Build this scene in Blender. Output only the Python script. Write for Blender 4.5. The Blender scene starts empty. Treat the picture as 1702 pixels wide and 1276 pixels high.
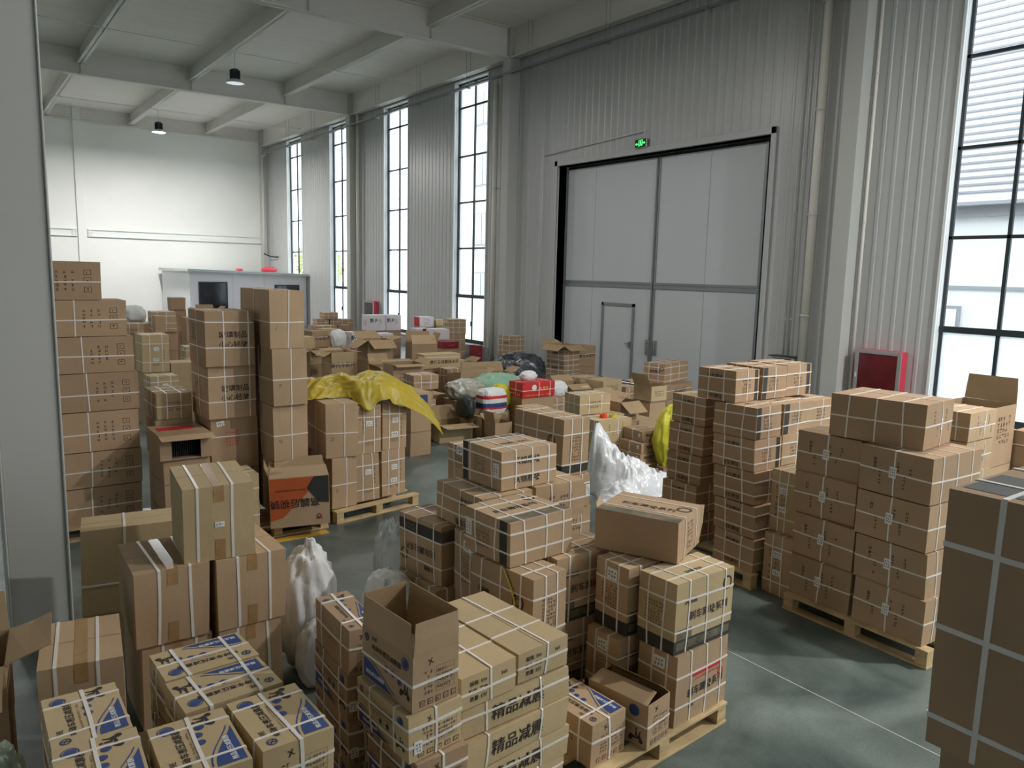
import bpy, bmesh, math, random
from mathutils import Vector, Matrix, noise

C = bpy.context.scene.collection
scene = bpy.context.scene
R = math.radians
random.seed(7)

# ------------------------------------------------------------------ camera
F_PX, PITCH, ROLL, YAW = 1274.068, 0.1431605, 0.0237711, 0.6366219
cp, sp = math.cos(PITCH), math.sin(PITCH)
fwd = Vector((math.sin(YAW)*cp, math.cos(YAW)*cp, -sp))
rt = Vector((math.cos(YAW), -math.sin(YAW), 0))
up = rt.cross(fwd)
rr = rt*math.cos(ROLL) + up*math.sin(ROLL)
ur = -rt*math.sin(ROLL) + up*math.cos(ROLL)
cam_data = bpy.data.cameras.new('camera')
cam_data.sensor_width = 36.0
cam_data.lens = F_PX/1702*36.0
cam_data.clip_start = 0.05
cam_data.clip_end = 500
cam = bpy.data.objects.new('camera', cam_data)
C.objects.link(cam)
mw = Matrix((rr, ur, -fwd)).transposed().to_4x4()
mw.translation = Vector((0, 0, 2.8))
cam.matrix_world = mw
scene.camera = cam

# ------------------------------------------------------------------ world, exposure
W = bpy.data.worlds.new('overcast_sky')
scene.world = W
W.use_nodes = True
wn, wl = W.node_tree.nodes, W.node_tree.links
bgn = wn['Background']
tc = wn.new('ShaderNodeTexCoord')
sep = wn.new('ShaderNodeSeparateXYZ')
rmp = wn.new('ShaderNodeValToRGB')
rmp.color_ramp.elements[0].position = 0.0
rmp.color_ramp.elements[0].color = (0.86, 0.88, 0.92, 1)
rmp.color_ramp.elements[1].position = 1.0
rmp.color_ramp.elements[1].color = (0.93, 0.965, 1.02, 1)
wl.new(tc.outputs['Generated'], sep.inputs[0])
wl.new(sep.outputs['Z'], rmp.inputs[0])
wl.new(rmp.outputs[0], bgn.inputs['Color'])
bgn.inputs['Strength'].default_value = 3.0
scene.view_settings.view_transform = 'Standard'
scene.view_settings.look = 'None'
scene.view_settings.gamma = 1.0
scene.view_settings.use_curve_mapping = False
scene.view_settings.exposure = 0.66
scene.cycles.max_bounces = 9
scene.cycles.diffuse_bounces = 6
scene.cycles.glossy_bounces = 3
scene.cycles.transmission_bounces = 4
scene.cycles.transparent_max_bounces = 12
scene.cycles.sample_clamp_indirect = 6.0
scene.cycles.caustics_reflective = False
scene.cycles.caustics_refractive = False

XW = 14.16
YF = 41.6
WIN = [(1, 36.5, 38.42), (2, 31.3, 33.1), (3, 25.95, 27.85), (4, 20.75, 22.68),
       (5, 4.6, 6.52), (6, -0.7, 1.4), (7, -6.6, -4.3)]
ZS, ZT = 0.42, 8.98
XL, YN = -24.0, -7.0
LWIN = [(-3.5, 1.5), (30.0, 32.5), (35.0, 37.5)]
NWIN = [(8.2, 10.7), (11.2, 13.7)]      # unseen windows added in the end wall to light the near-facing sides
LWZ = (1.0, 8.8)

def portal(x, y0, y1, z0, z1, face):
    l = bpy.data.lights.new('window_daylight', 'AREA')
    l.shape = 'RECTANGLE'; l.size = z1-z0; l.size_y = y1-y0
    l.cycles.is_portal = True
    o = bpy.data.objects.new('window_daylight', l); C.objects.link(o)
    o.location = (x, (y0+y1)/2, (z0+z1)/2)
    o.rotation_euler = (0, R(90)*face, 0)
for n, a, b in WIN:
    portal(XW+0.3, a, b, ZS, ZT, 1)
for a, b in LWIN:
    portal(XL-0.3, a, b, LWZ[0], LWZ[1], -1)

# high-bay lamps of the hall, plus one unseen light added to brighten carton fronts (the two in view get their own lamp object further down)
def add_hall_light(x, y, z, power):
    l = bpy.data.lights.new('hall_light', 'AREA')
    l.shape = 'DISK'; l.size = 0.34; l.energy = power; l.color = (1.0, 0.98, 0.96)
    o = bpy.data.objects.new('hall_light', l); C.objects.link(o)
    o.location = (x, y, z)
LAMPS = [(7.65, 35.6, 8.18, 500), (7.62, 25.0, 8.28, 60), (7.6, 14.0, 8.28, 120), (7.6, 3.5, 8.28, 160), (11.1, -2.0, 8.28, 700),  # the strongest, near the right wall, is the added unseen light
         (-1.0, 14.0, 8.28, 60), (-1.0, 25.0, 8.28, 150), (-1.0, 35.6, 8.2, 300)]
for a in LAMPS:
    add_hall_light(*a)
for a, b in NWIN:
    l = bpy.data.lights.new('window_daylight', 'AREA'); l.shape = 'RECTANGLE'; l.size = b-a; l.size_y = ZT-ZS; l.cycles.is_portal = True
    o = bpy.data.objects.new('window_daylight', l); C.objects.link(o)
    o.location = ((a+b)/2, YN-.3, (ZS+ZT)/2); o.rotation_euler = (R(90), 0, 0)

# ------------------------------------------------------------------ materials
M = {}
def mat(name, col, rough=0.6, metal=0.0, noise_s=None, noise_a=0.0, bump=0.0, bump_s=40, trans=0.0, spec=0.5,
        objvar=0.0, alpha=1.0, emit=None, coords='Object', stretch=None, coat=0.0):
    m = bpy.data.materials.new(name); m.use_nodes = True
    nt = m.node_tree; N, Lk = nt.nodes, nt.links
    p = N['Principled BSDF']
    p.inputs['Base Color'].default_value = (*col, 1)
    p.inputs['Roughness'].default_value = rough
    p.inputs['Metallic'].default_value = metal
    p.inputs['Specular IOR Level'].default_value = spec
    p.inputs['Transmission Weight'].default_value = trans
    p.inputs['Alpha'].default_value = alpha
    p.inputs['Coat Weight'].default_value = coat
    if emit:
        p.inputs['Emission Color'].default_value = (*emit[0], 1)
        p.inputs['Emission Strength'].default_value = emit[1]
    t = N.new('ShaderNodeTexCoord')
    src = t.outputs[coords]
    if stretch:
        mp = N.new('ShaderNodeMapping'); mp.inputs['Scale'].default_value = stretch
        Lk.new(src, mp.inputs[0]); src = mp.outputs[0]
    cur = None
    if noise_s:
        n = N.new('ShaderNodeTexNoise'); n.inputs['Scale'].default_value = noise_s
        n.inputs['Detail'].default_value = 5
        Lk.new(src, n.inputs['Vector'])
        mr = N.new('ShaderNodeMapRange')
        mr.inputs['From Min'].default_value = 0.3; mr.inputs['From Max'].default_value = 0.7
        mr.inputs['To Min'].default_value = 1-noise_a; mr.inputs['To Max'].default_value = 1+noise_a
        Lk.new(n.outputs['Fac'], mr.inputs['Value'])
        cur = mr.outputs[0]
    if objvar:
        oi = N.new('ShaderNodeObjectInfo')
        m2 = N.new('ShaderNodeMapRange')
        m2.inputs['To Min'].default_value = 1-objvar; m2.inputs['To Max'].default_value = 1+objvar
        Lk.new(oi.outputs['Random'], m2.inputs['Value'])
        if cur:
            mm = N.new('ShaderNodeMath'); mm.operation = 'MULTIPLY'
            Lk.new(cur, mm.inputs[0]); Lk.new(m2.outputs[0], mm.inputs[1]); cur = mm.outputs[0]
        else:
            cur = m2.outputs[0]
    if cur:
        vm = N.new('ShaderNodeVectorMath'); vm.operation = 'SCALE'
        vm.inputs[0].default_value = col
        Lk.new(cur, vm.inputs['Scale']); Lk.new(vm.outputs[0], p.inputs['Base Color'])
    if bump:
        n2 = N.new('ShaderNodeTexNoise'); n2.inputs['Scale'].default_value = bump_s
        n2.inputs['Detail'].default_value = 4
        Lk.new(src, n2.inputs['Vector'])
        b = N.new('ShaderNodeBump'); b.inputs['Strength'].default_value = bump
        b.inputs['Distance'].default_value = 0.01
        Lk.new(n2.outputs['Fac'], b.inputs['Height']); Lk.new(b.outputs[0], p.inputs['Normal'])
    M[name] = m
    return m

def srgb(r, g, b):
    f = lambda c: (c/255/12.92) if c/255 <= 0.04045 else ((c/255+0.055)/1.055)**2.4
    return (f(r), f(g), f(b))

mat('kraft', srgb(179, 152, 120), 0.75, noise_s=3, noise_a=0.06, bump=0.15, bump_s=25, objvar=0.09, spec=0.3)
mat('kraft_red', srgb(172, 144, 114), 0.75, noise_s=3, noise_a=0.06, bump=0.15, bump_s=25, objvar=0.09, spec=0.3)
mat('kraft_yellow', srgb(187, 165, 127), 0.75, noise_s=3, noise_a=0.06, bump=0.15, bump_s=25, objvar=0.07, spec=0.3)
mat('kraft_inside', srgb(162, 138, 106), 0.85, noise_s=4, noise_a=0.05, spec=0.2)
mat('white_card', srgb(222, 214, 216), 0.6, noise_s=4, noise_a=0.03)
mat('pink_card', srgb(220, 180, 184), 0.6)
mat('ink', srgb(48, 38, 34), 0.7)
mat('ink_soft', srgb(98, 76, 56), 0.75)
mat('ink_blue', srgb(40, 66, 122), 0.6, noise_s=10, noise_a=0.1)
mat('ink_red', srgb(196, 40, 44), 0.55, noise_s=6, noise_a=0.1)
mat('ink_maroon', srgb(130, 24, 38), 0.55)
mat('ink_orange', srgb(186, 88, 42), 0.6, noise_s=6, noise_a=0.08)
mat('ink_dark', srgb(52, 52, 50), 0.6, noise_s=8, noise_a=0.15)
mat('ink_camo', srgb(104, 96, 76), 0.6, noise_s=9, noise_a=0.45)
mat('ink_green', srgb(64, 120, 84), 0.6)
mat('ink_white', srgb(225, 225, 222), 0.6)
mat('ink_yellow', srgb(216, 190, 90), 0.6)
mat('strap_plastic', srgb(226, 220, 212), 0.35, spec=0.5)
mat('strap_yellow', srgb(222, 208, 70), 0.4)
mat('label_paper', srgb(232, 232, 228), 0.5)
mat('packing_tape', srgb(166, 130, 88), 0.22, noise_s=20, noise_a=0.1, spec=0.6, coat=0.3)
mat('pallet_wood', srgb(196, 170, 126), 0.75, noise_s=6, noise_a=0.22, bump=0.3, bump_s=30, stretch=(1, 1, 6))
mat('wall_white', srgb(226, 227, 224), 0.7, noise_s=0.5, noise_a=0.03, bump=0.05, bump_s=5)
mat('far_wall_white', srgb(232, 232, 228), 0.75, noise_s=0.4, noise_a=0.04)
mat('panel_grey', srgb(182, 183, 182), 0.36, noise_s=0.4, noise_a=0.03, spec=0.6)
mat('plinth_grey', srgb(160, 158, 162), 0.5)
mat('ceiling_paint', srgb(226, 221, 214), 0.75, noise_s=0.4, noise_a=0.03, stretch=(0.3, 8, 1))
mat('beam_paint', srgb(222, 219, 214), 0.6, noise_s=1.0, noise_a=0.03)
mat('column_paint', srgb(184, 184, 180), 0.45, noise_s=1.2, noise_a=0.02)
mat('frame_dark', srgb(40, 48, 50), 0.4)
mat('frame_black', srgb(16, 16, 16), 0.6)
mat('rail_grey', srgb(140, 144, 146), 0.35, metal=0.4)
mat('door_panel', srgb(200, 204, 206), 0.38, noise_s=0.6, noise_a=0.02, spec=0.5)
mat('reveal_white', srgb(225, 228, 228), 0.5)
mat('pipe_white', srgb(226, 222, 212), 0.35)
mat('conduit_grey', srgb(205, 205, 204), 0.35)
mat('galvanised', srgb(150, 152, 154), 0.4, metal=0.6)
mat('alu', srgb(190, 190, 192), 0.3, metal=0.7)
mat('red_paint', srgb(205, 60, 78), 0.4)
mat('red_glass', srgb(96, 22, 34), 0.12, noise_s=3, noise_a=0.3, spec=0.8)
mat('grey_glass', srgb(86, 74, 72), 0.15, noise_s=3, noise_a=0.2, spec=0.8)
mat('dark_glass', srgb(30, 38, 50), 0.08, spec=0.8)
mat('lamp_body', srgb(70, 74, 80), 0.4, metal=0.3)
mat('lamp_rim', srgb(190, 196, 204), 0.3)
mat('lamp_lit', (0.9, 0.95, 1.0), 0.3, emit=((0.9, 0.95, 1.0), 30))
mat('lamp_dim', (0.75, 0.8, 0.85), 0.3, emit=((0.85, 0.93, 1.0), 0.35))
mat('sign_green', (0.02, 0.5, 0.05), 0.4, emit=((0.05, 1.0, 0.12), 2.2))
mat('sign_black', srgb(12, 30, 16), 0.3)
mat('cabin_panel', srgb(220, 220, 222), 0.5)
mat('cabin_white', srgb(238, 232, 238), 0.5)
mat('cabin_roof', srgb(196, 202, 200), 0.4)
mat('asphalt', srgb(170, 170, 166), 0.9, noise_s=0.5, noise_a=0.1, coords='Object')
mat('facade_white', srgb(228, 228, 228), 0.6)
mat('facade_line', srgb(150, 150, 154), 0.6)
mat('facade_glass', srgb(176, 184, 186), 0.3)
mat('leaf', srgb(190, 200, 140), 0.7, noise_s=3, noise_a=0.3)
mat('bark', srgb(96, 80, 62), 0.8)
mat('line_yellow', srgb(222, 170, 66), 0.5, noise_s=4, noise_a=0.1)
mat('tarp_yellow', srgb(178, 156, 46), 0.45, noise_s=4, noise_a=0.15, bump=0.5, bump_s=18)
mat('bag_yellow', srgb(196, 188, 50), 0.4, noise_s=8, noise_a=0.15, bump=0.6, bump_s=22)
mat('bag_white', srgb(222, 223, 221), 0.5, noise_s=5, noise_a=0.05, bump=0.5, bump_s=16)
mat('film_white', srgb(218, 220, 222), 0.25, noise_s=5, noise_a=0.05, bump=0.9, bump_s=14, spec=0.7)
mat('film_grey', srgb(176, 174, 162), 0.2, noise_s=5, noise_a=0.15, bump=0.9, bump_s=14, spec=0.8)
mat('film_green', srgb(150, 164, 148), 0.25, noise_s=5, noise_a=0.12, bump=0.8, bump_s=14, spec=0.7)
mat('film_black', srgb(52, 56, 62), 0.2, noise_s=9, noise_a=0.5, bump=1.0, bump_s=18, spec=0.9)
mat('sack_green', srgb(138, 176, 152), 0.5, noise_s=4, noise_a=0.15, bump=0.5, bump_s=16)
mat('sack_dark', srgb(46, 54, 50), 0.5, noise_s=4, noise_a=0.2)
mat('tape_roll_orange', srgb(240, 70, 20), 0.4)
mat('tape_roll_green', srgb(200, 200, 60), 0.4)
mat('block_wood', srgb(140, 112, 96), 0.8, noise_s=9, noise_a=0.25)
mat('socket_black', srgb(24, 24, 26), 0.4)
mat('fabric_black', srgb(20, 22, 22), 0.6, noise_s=20, noise_a=0.4)

def floor_material():
    m = mat('floor_epoxy', srgb(92, 104, 99), 0.28, spec=0.5)
    N, Lk = m.node_tree.nodes, m.node_tree.links
    p = N['Principled BSDF']
    g = N.new('ShaderNodeNewGeometry')
    n = N.new('ShaderNodeTexNoise'); n.inputs['Scale'].default_value = 1.1; n.inputs['Detail'].default_value = 7
    n.inputs['Distortion'].default_value = 0.6
    n3 = N.new('ShaderNodeTexNoise'); n3.inputs['Scale'].default_value = 60; n3.inputs['Detail'].default_value = 3
    Lk.new(g.outputs['Position'], n.inputs['Vector']); Lk.new(g.outputs['Position'], n3.inputs['Vector'])
    r = N.new('ShaderNodeValToRGB')
    r.color_ramp.elements[0].position = 0.3; r.color_ramp.elements[0].color = (*srgb(62, 73, 70), 1)
    r.color_ramp.elements[1].position = 0.72; r.color_ramp.elements[1].color = (*srgb(124, 136, 130), 1)
    Lk.new(n.outputs['Fac'], r.inputs[0])
    mx = N.new('ShaderNodeMixRGB'); mx.blend_type = 'OVERLAY'; mx.inputs[0].default_value = 0.35
    Lk.new(r.outputs[0], mx.inputs[1]); Lk.new(n3.outputs['Color'], mx.inputs[2])
    bw = N.new('ShaderNodeRGBToBW'); Lk.new(n3.outputs['Color'], bw.inputs[0]); Lk.new(bw.outputs[0], mx.inputs[2])
    Lk.new(mx.outputs[0], p.inputs['Base Color'])
    rr_ = N.new('ShaderNodeMapRange'); rr_.inputs['To Min'].default_value = 0.22; rr_.inputs['To Max'].default_value = 0.42
    Lk.new(n.outputs['Fac'], rr_.inputs['Value']); Lk.new(rr_.outputs[0], p.inputs['Roughness'])
    b = N.new('ShaderNodeBump'); b.inputs['Strength'].default_value = 0.04; b.inputs['Distance'].default_value = 0.01
    Lk.new(n3.outputs['Fac'], b.inputs['Height']); Lk.new(b.outputs[0], p.inputs['Normal'])
floor_material()

def glass_material(name, tint, gloss, frost=0.0):
    m = bpy.data.materials.new(name); m.use_nodes = True
    N, Lk = m.node_tree.nodes, m.node_tree.links
    N.remove(N['Principled BSDF'])
    out = N['Material Output']
    t = N.new('ShaderNodeBsdfTransparent'); t.inputs[0].default_value = (*tint, 1)
    g = N.new('ShaderNodeBsdfGlossy'); g.inputs['Roughness'].default_value = 0.02
    mx = N.new('ShaderNodeMixShader'); mx.inputs[0].default_value = gloss
    Lk.new(t.outputs[0], mx.inputs[1]); Lk.new(g.outputs[0], mx.inputs[2])
    res = mx.outputs[0]
    if frost:
        d = N.new('ShaderNodeBsdfTranslucent'); d.inputs[0].default_value = (0.88, 0.93, 0.95, 1)
        m2 = N.new('ShaderNodeMixShader'); m2.inputs[0].default_value = frost
        Lk.new(res, m2.inputs[1]); Lk.new(d.outputs[0], m2.inputs[2]); res = m2.outputs[0]
    Lk.new(res, out.inputs[0])
    M[name] = m
glass_material('window_glass', (0.93, 0.97, 0.98), 0.05)
glass_material('frosted_glass', (0.9, 0.95, 0.97), 0.04, 0.85)
glass_material('clear_film', (0.8, 0.82, 0.8), 0.3, 0.4)

# ------------------------------------------------------------------ mesh helpers
class MB:
    def __init__(s): s.v = []; s.f = []; s.m = []
    def add(s, vs, fs, mi=0):
        b = len(s.v); s.v += [tuple(v) for v in vs]
        for f in fs: s.f.append(tuple(i+b for i in f)); s.m.append(mi)
    def box(s, x0, y0, z0, x1, y1, z1, mi=0, mx=None):
        v = [Vector(p) for p in ((x0,y0,z0),(x1,y0,z0),(x1,y1,z0),(x0,y1,z0),(x0,y0,z1),(x1,y0,z1),(x1,y1,z1),(x0,y1,z1))]
        if mx is not None: v = [mx @ p for p in v]
        s.add(v, [(0,3,2,1),(4,5,6,7),(0,1,5,4),(1,2,6,5),(2,3,7,6),(3,0,4,7)], mi)
    def tube(s, a, b, r, n=12, mi=0, r2=None):
        a, b = Vector(a), Vector(b); d = (b-a).normalized()
        u = d.orthogonal().normalized(); w = d.cross(u); r2 = r if r2 is None else r2
        vs = []
        for q, rad in ((a, r), (b, r2)):
            for i in range(n):
                t = 2*math.pi*i/n; vs.append(q+u*math.cos(t)*rad+w*math.sin(t)*rad)
        fs = [(i, (i+1) % n, n+(i+1) % n, n+i) for i in range(n)]
        fs += [tuple(range(n-1, -1, -1)), tuple(range(n, 2*n))]
        s.add(vs, fs, mi)
    def path(s, pts, r, n=8, mi=0):
        for a, b in zip(pts, pts[1:]): s.tube(a, b, r, n, mi)
    def lathe(s, prof, n=24, mi=0, c=(0, 0, 0)):
        vs = []; k = len(prof)
        for i in range(n):
            t = 2*math.pi*i/n
            for r, z in prof: vs.append((c[0]+r*math.cos(t), c[1]+r*math.sin(t), c[2]+z))
        fs = []
        for i in range(n):
            j = (i+1) % n
            for q in range(k-1): fs.append((i*k+q, j*k+q, j*k+q+1, i*k+q+1))
        s.add(vs, fs, mi)
    def build(s, name, mats, parent=None, smooth=False, bevel=0):
        me = bpy.data.meshes.new(name); me.from_pydata(s.v, [], s.f)
        for m in (mats if isinstance(mats, (list, tuple)) else [mats]): me.materials.append(M[m])
        me.polygons.foreach_set('material_index', s.m)
        if smooth: me.polygons.foreach_set('use_smooth', [True]*len(s.f))
        me.update()
        o = bpy.data.objects.new(name, me); C.objects.link(o)
        if parent: o.parent = parent
        if bevel:
            b = o.modifiers.new('bevel', 'BEVEL'); b.width = bevel; b.segments = 2; b.limit_method = 'ANGLE'
        return o

def tag(o, label=None, cat=None, group=None, kind=None):
    if label: o['label'] = label
    if cat: o['category'] = cat
    if group: o['group'] = group
    if kind: o['kind'] = kind
    return o
def empty(name, loc=(0, 0, 0), rz=0, rot=None):
    o = bpy.data.objects.new(name, None); C.objects.link(o)
    o.empty_display_size = 0.1
    o.location = loc; o.rotation_euler = rot if rot else (0, 0, rz)
    return o
def struct(name, mb, mats, parent=None, **k):
    o = mb.build(name, mats, parent, **k)
    if not parent: o['kind'] = 'structure'
    return o

# text outlines as triangles, cached
_tx = {}
def text_tris(s):
    if s in _tx: return _tx[s]
    cu = bpy.data.curves.new('t', 'FONT'); cu.body = s; cu.size = 1.0
    cu.align_x = 'CENTER'; cu.align_y = 'CENTER'; cu.resolution_u = 1; cu.offset = 0.012
    o = bpy.data.objects.new('t', cu); C.objects.link(o)
    dg = bpy.context.evaluated_depsgraph_get()
    me = bpy.data.meshes.new_from_object(o.evaluated_get(dg))
    vs = [(v.co.x, v.co.y) for v in me.vertices]; fs = [tuple(p.vertices) for p in me.polygons]
    bpy.data.objects.remove(o); bpy.data.meshes.remove(me); bpy.data.curves.remove(cu)
    if vs:
        xs = [v[0] for v in vs]; ys = [v[1] for v in vs]
        cx, cy = (min(xs)+max(xs))/2, (min(ys)+max(ys))/2
        vs = [(a-cx, b-cy) for a, b in vs]
    _tx[s] = (vs, fs)
    return _tx[s]

# ------------------------------------------------------------------ carton builder
MATS = ['kraft', 'ink', 'ink_soft', 'ink_blue', 'ink_red', 'ink_orange', 'ink_dark', 'ink_camo', 'label_paper', 'ink_white', 'ink_maroon', 'ink_yellow']
INK, SOFT, BLUE, RED, ORANGE, DARK, CAMO, PAPER, WHITE, MAROON, YEL = range(1, 12)

class Carton:
    """local frame: x along the near face, y to the back, z up; origin at the centre of the base"""
    def __init__(s, d, w, h, rnd, bulge=0.006, jit=0.004, n=5):
        s.d, s.w, s.h = d, w, h
        s.jc = [[rnd.uniform(-jit, jit) for _ in range(3)] for _ in range(8)]
        for i in range(4): s.jc[i][2] = 0
        s.b = bulge; s.rnd = rnd; s.mb = MB(); s.n = n
        s.lean = (rnd.uniform(-.006, .006), rnd.uniform(-.006, .006))
    def pt(s, x, y, z):                       # x 0..d, y 0..w, z 0..h -> deformed local point
        u, v, t = x/s.d, y/s.w, z/s.h
        cu, cv, ct = min(max(u, 0), 1), min(max(v, 0), 1), min(max(t, 0), 1)
        off = [0, 0, 0]
        for i in range(8):
            wx = cu if i & 1 else 1-cu; wy = cv if i & 2 else 1-cv; wz = ct if i & 4 else 1-ct
            k = wx*wy*wz
            for a in range(3): off[a] += s.jc[i][a]*k
        U, V, T = 2*cu-1, 2*cv-1, 2*ct-1
        off[0] += s.b*U**3*(1-V*V)*(1-T*T); off[1] += s.b*V**3*(1-U*U)*(1-T*T)
        off[0] += s.lean[0]*ct; off[1] += s.lean[1]*ct
        return Vector((x-s.d/2+off[0], y-s.w/2+off[1], z+off[2]*ct))
    def size(s, f): return {'S': (s.d, s.h), 'N': (s.d, s.h), 'W': (s.w, s.h), 'E': (s.w, s.h), 'T': (s.d, s.w)}[f]
    def fp(s, f, a, b, o=0.0):
        if f == 'S': return s.pt(a, -o, b)
        if f == 'N': return s.pt(s.d-a, s.w+o, b)
        if f == 'W': return s.pt(-o, s.w-a, b)
        if f == 'E': return s.pt(s.d+o, a, b)
        if f == 'T': return s.pt(a, b, s.h+o)
        return s.pt(a, s.w-b, -o)
    def body(s, skip=()):
        n = s.n
        for f in 'SNWETB':
            if f in skip: continue
            U, V = s.size(f) if f != 'B' else (s.d, s.w)
            vs = [s.fp(f, U*i/n, V*j/n) for j in range(n+1) for i in range(n+1)]
            fs = [(j*(n+1)+i, j*(n+1)+i+1, (j+1)*(n+1)+i+1, (j+1)*(n+1)+i) for j in range(n) for i in range(n)]
            s.mb.add(vs, fs, 0)
    def rect(s, f, a0, b0, a1, b1, mi, o=0.0012, k=4):
        vs = [s.fp(f, a0+(a1-a0)*i/k, b0+(b1-b0)*j/k, o) for j in range(k+1) for i in range(k+1)]
        fs = [(j*(k+1)+i, j*(k+1)+i+1, (j+1)*(k+1)+i+1, (j+1)*(k+1)+i) for j in range(k) for i in range(k)]
        s.mb.add(vs, fs, mi)
    def shape(s, f, verts, faces, cx, cy, rot, mi, o=0.0016):
        c, q = math.cos(R(rot)), math.sin(R(rot))
        s.mb.add([s.fp(f, cx+a*c-b*q, cy+a*q+b*c, o) for a, b in verts], faces, mi)
    def text(s, f, t, cx, cy, size, rot=0, mi=INK, o=0.0018):
        vs, fs = text_tris(t)
        s.shape(f, [(a*size, b*size) for a, b in vs], fs, cx, cy, rot, mi, o)
    def glyphs(s, f, cx, cy, w, h, rows, cols, rot=0, mi=SOFT, o=0.0016, fill=0.85):
        """rows of tiny print"""
        vs, fs = [], []
        cw, ch = w/cols, h/rows
        for r in range(rows):
            for c in range(cols):
                if s.rnd.random() > fill: continue
                x0, y0 = -w/2+c*cw, -h/2+r*ch
                for _ in range(3):
                    if s.rnd.random() < .5:
                        yy = y0+ch*s.rnd.uniform(.15, .75); q = (x0+.1*cw, yy, x0+.8*cw, yy+ch*.12)
                    else:
                        xx = x0+cw*s.rnd.uniform(.1, .7); q = (xx, y0+.12*ch, xx+cw*.13, y0+.8*ch)
                    b = len(vs); vs += [(q[0], q[1]), (q[2], q[1]), (q[2], q[3]), (q[0], q[3])]; fs.append((b, b+1, b+2, b+3))
        if vs: s.shape(f, vs, fs, cx, cy, rot, mi, o)
    def ring(s, f, cx, cy, r, t, mi=INK, ry=None, n=20, o=0.0018, fillmi=None):
        ry = ry or r
        vs = []
        for i in range(n):
            a = 2*math.pi*i/n
            vs += [(r*math.cos(a), ry*math.sin(a)), ((r-t)*math.cos(a), (ry-t)*math.sin(a))]
        fs = [(2*i, 2*((i+1) % n), 2*((i+1) % n)+1, 2*i+1) for i in range(n)]
        s.shape(f, vs, fs, cx, cy, 0, mi, o)
        if fillmi is not None:
            s.shape(f, [(.72*r*math.cos(2*math.pi*i/n), .72*ry*math.sin(2*math.pi*i/n)) for i in range(n)], [tuple(range(n))], cx, cy, 0, fillmi, o)
    def loop_pts(s, ax, fr, o):
        k = 5; d, w, h = s.d, s.w, s.h; r = 0.004
        out = []
        if ax == 'z':
            z = h*fr
            for i in range(k+1): out.append((d*i/k, -o, z))
            for i in range(k+1): out.append((d+o, w*i/k, z))
            for i in range(k+1): out.append((d-d*i/k, w+o, z))
            for i in range(k+1): out.append((-o, w-w*i/k, z))
        elif ax == 'x':
            x = d*fr
            for i in range(k+1): out.append((x, -o, h*i/k))
            for i in range(k+1): out.append((x, w*i/k, h+o))
            for i in range(k+1): out.append((x, w+o, h-h*i/k))
        else:
            y = w*fr
            for i in range(k+1): out.append((-o, y, h*i/k))
            for i in range(k+1): out.append((d*i/k, y, h+o))
            for i in range(k+1): out.append((d+o, y, h-h*i/k))
        return out
    def strap(s, ax, fr, parent, width=0.0115, matn='strap_plastic', skew=None):
        wav = s.rnd.uniform(-.012, .012) if skew is None else skew
        ph = s.rnd.uniform(0, 6)
        outer = s.loop_pts(ax, fr, 0.0035); inner = s.loop_pts(ax, fr, 0.0)
        n = len(outer); vs = []
        idx = {'x': 0, 'y': 1, 'z': 2}[ax]
        for i in range(n):
            dv = wav*math.sin(ph+i*2*math.pi/(n))
            for pset, sg in ((inner, -1), (outer, -1), (outer, 1), (inner, 1)):
                q = list(pset[i]); q[idx] += dv+sg*width/2
                vs.append(s.pt(*q))
        fs = []
        rng = range(n) if ax == 'z' else range(n-1)
        for i in rng:
            j = (i+1) % n
            for c in range(3): fs.append((4*i+c, 4*i+c+1, 4*j+c+1, 4*j+c))
        mb = MB(); mb.add(vs, fs, 0)
        return mb.build('strap', matn, parent)
    def sticker(s, f, cx, cy, w, h, parent, rows=3, cols=4, rot=0, name='shipping_label', paper='label_paper', txt=None):
        keep = s.mb; s.mb = MB()
        c, q = math.cos(R(rot)), math.sin(R(rot))
        co = [(-w/2, -h/2), (w/2, -h/2), (w/2, h/2), (-w/2, h/2)]
        P = [(cx+a*c-b*q, cy+a*q+b*c) for a, b in co]
        vs = [s.fp(f, a, b, 0.0003) for a, b in P]+[s.fp(f, a, b, 0.0042) for a, b in P]
        s.mb.add(vs, [(4, 5, 6, 7), (0, 1, 5, 4), (1, 2, 6, 5), (2, 3, 7, 6), (3, 0, 4, 7)], 0)
        if txt: s.text(f, txt, cx, cy, h*.55, rot, 1, 0.0048)
        else: s.glyphs(f, cx, cy, w*.8, h*.75, rows, cols, rot, 1, 0.0048, 1.0)
        o = s.mb.build(name, [paper, 'ink'], parent); s.mb = keep
        return o
    def strip(s, ax, a0, a1, drop, o=.0016):
        """one strip of tape: down the near side, over the lid, down the far side"""
        k = 8; rows = []
        if ax == 'x':
            rows = [(None, -o, s.h-drop*(1-i/3)) for i in range(3)]+[(None, s.w*i/k, s.h+o) for i in range(k+1)]+[(None, s.w+o, s.h-drop*i/3) for i in range(1, 4)]
            vs = [s.pt(a, r[1], r[2]) for r in rows for a in (a0, a1)]
        else:
            rows = [(-o, None, s.h-drop*(1-i/3)) for i in range(3)]+[(s.d*i/k, None, s.h+o) for i in range(k+1)]+[(s.d+o, None, s.h-drop*i/3) for i in range(1, 4)]
            vs = [s.pt(r[0], a, r[2]) for r in rows for a in (a0, a1)]
        s.mb.add(vs, [(2*i, 2*i+1, 2*i+3, 2*i+2) for i in range(len(rows)-1)], 0)
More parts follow.
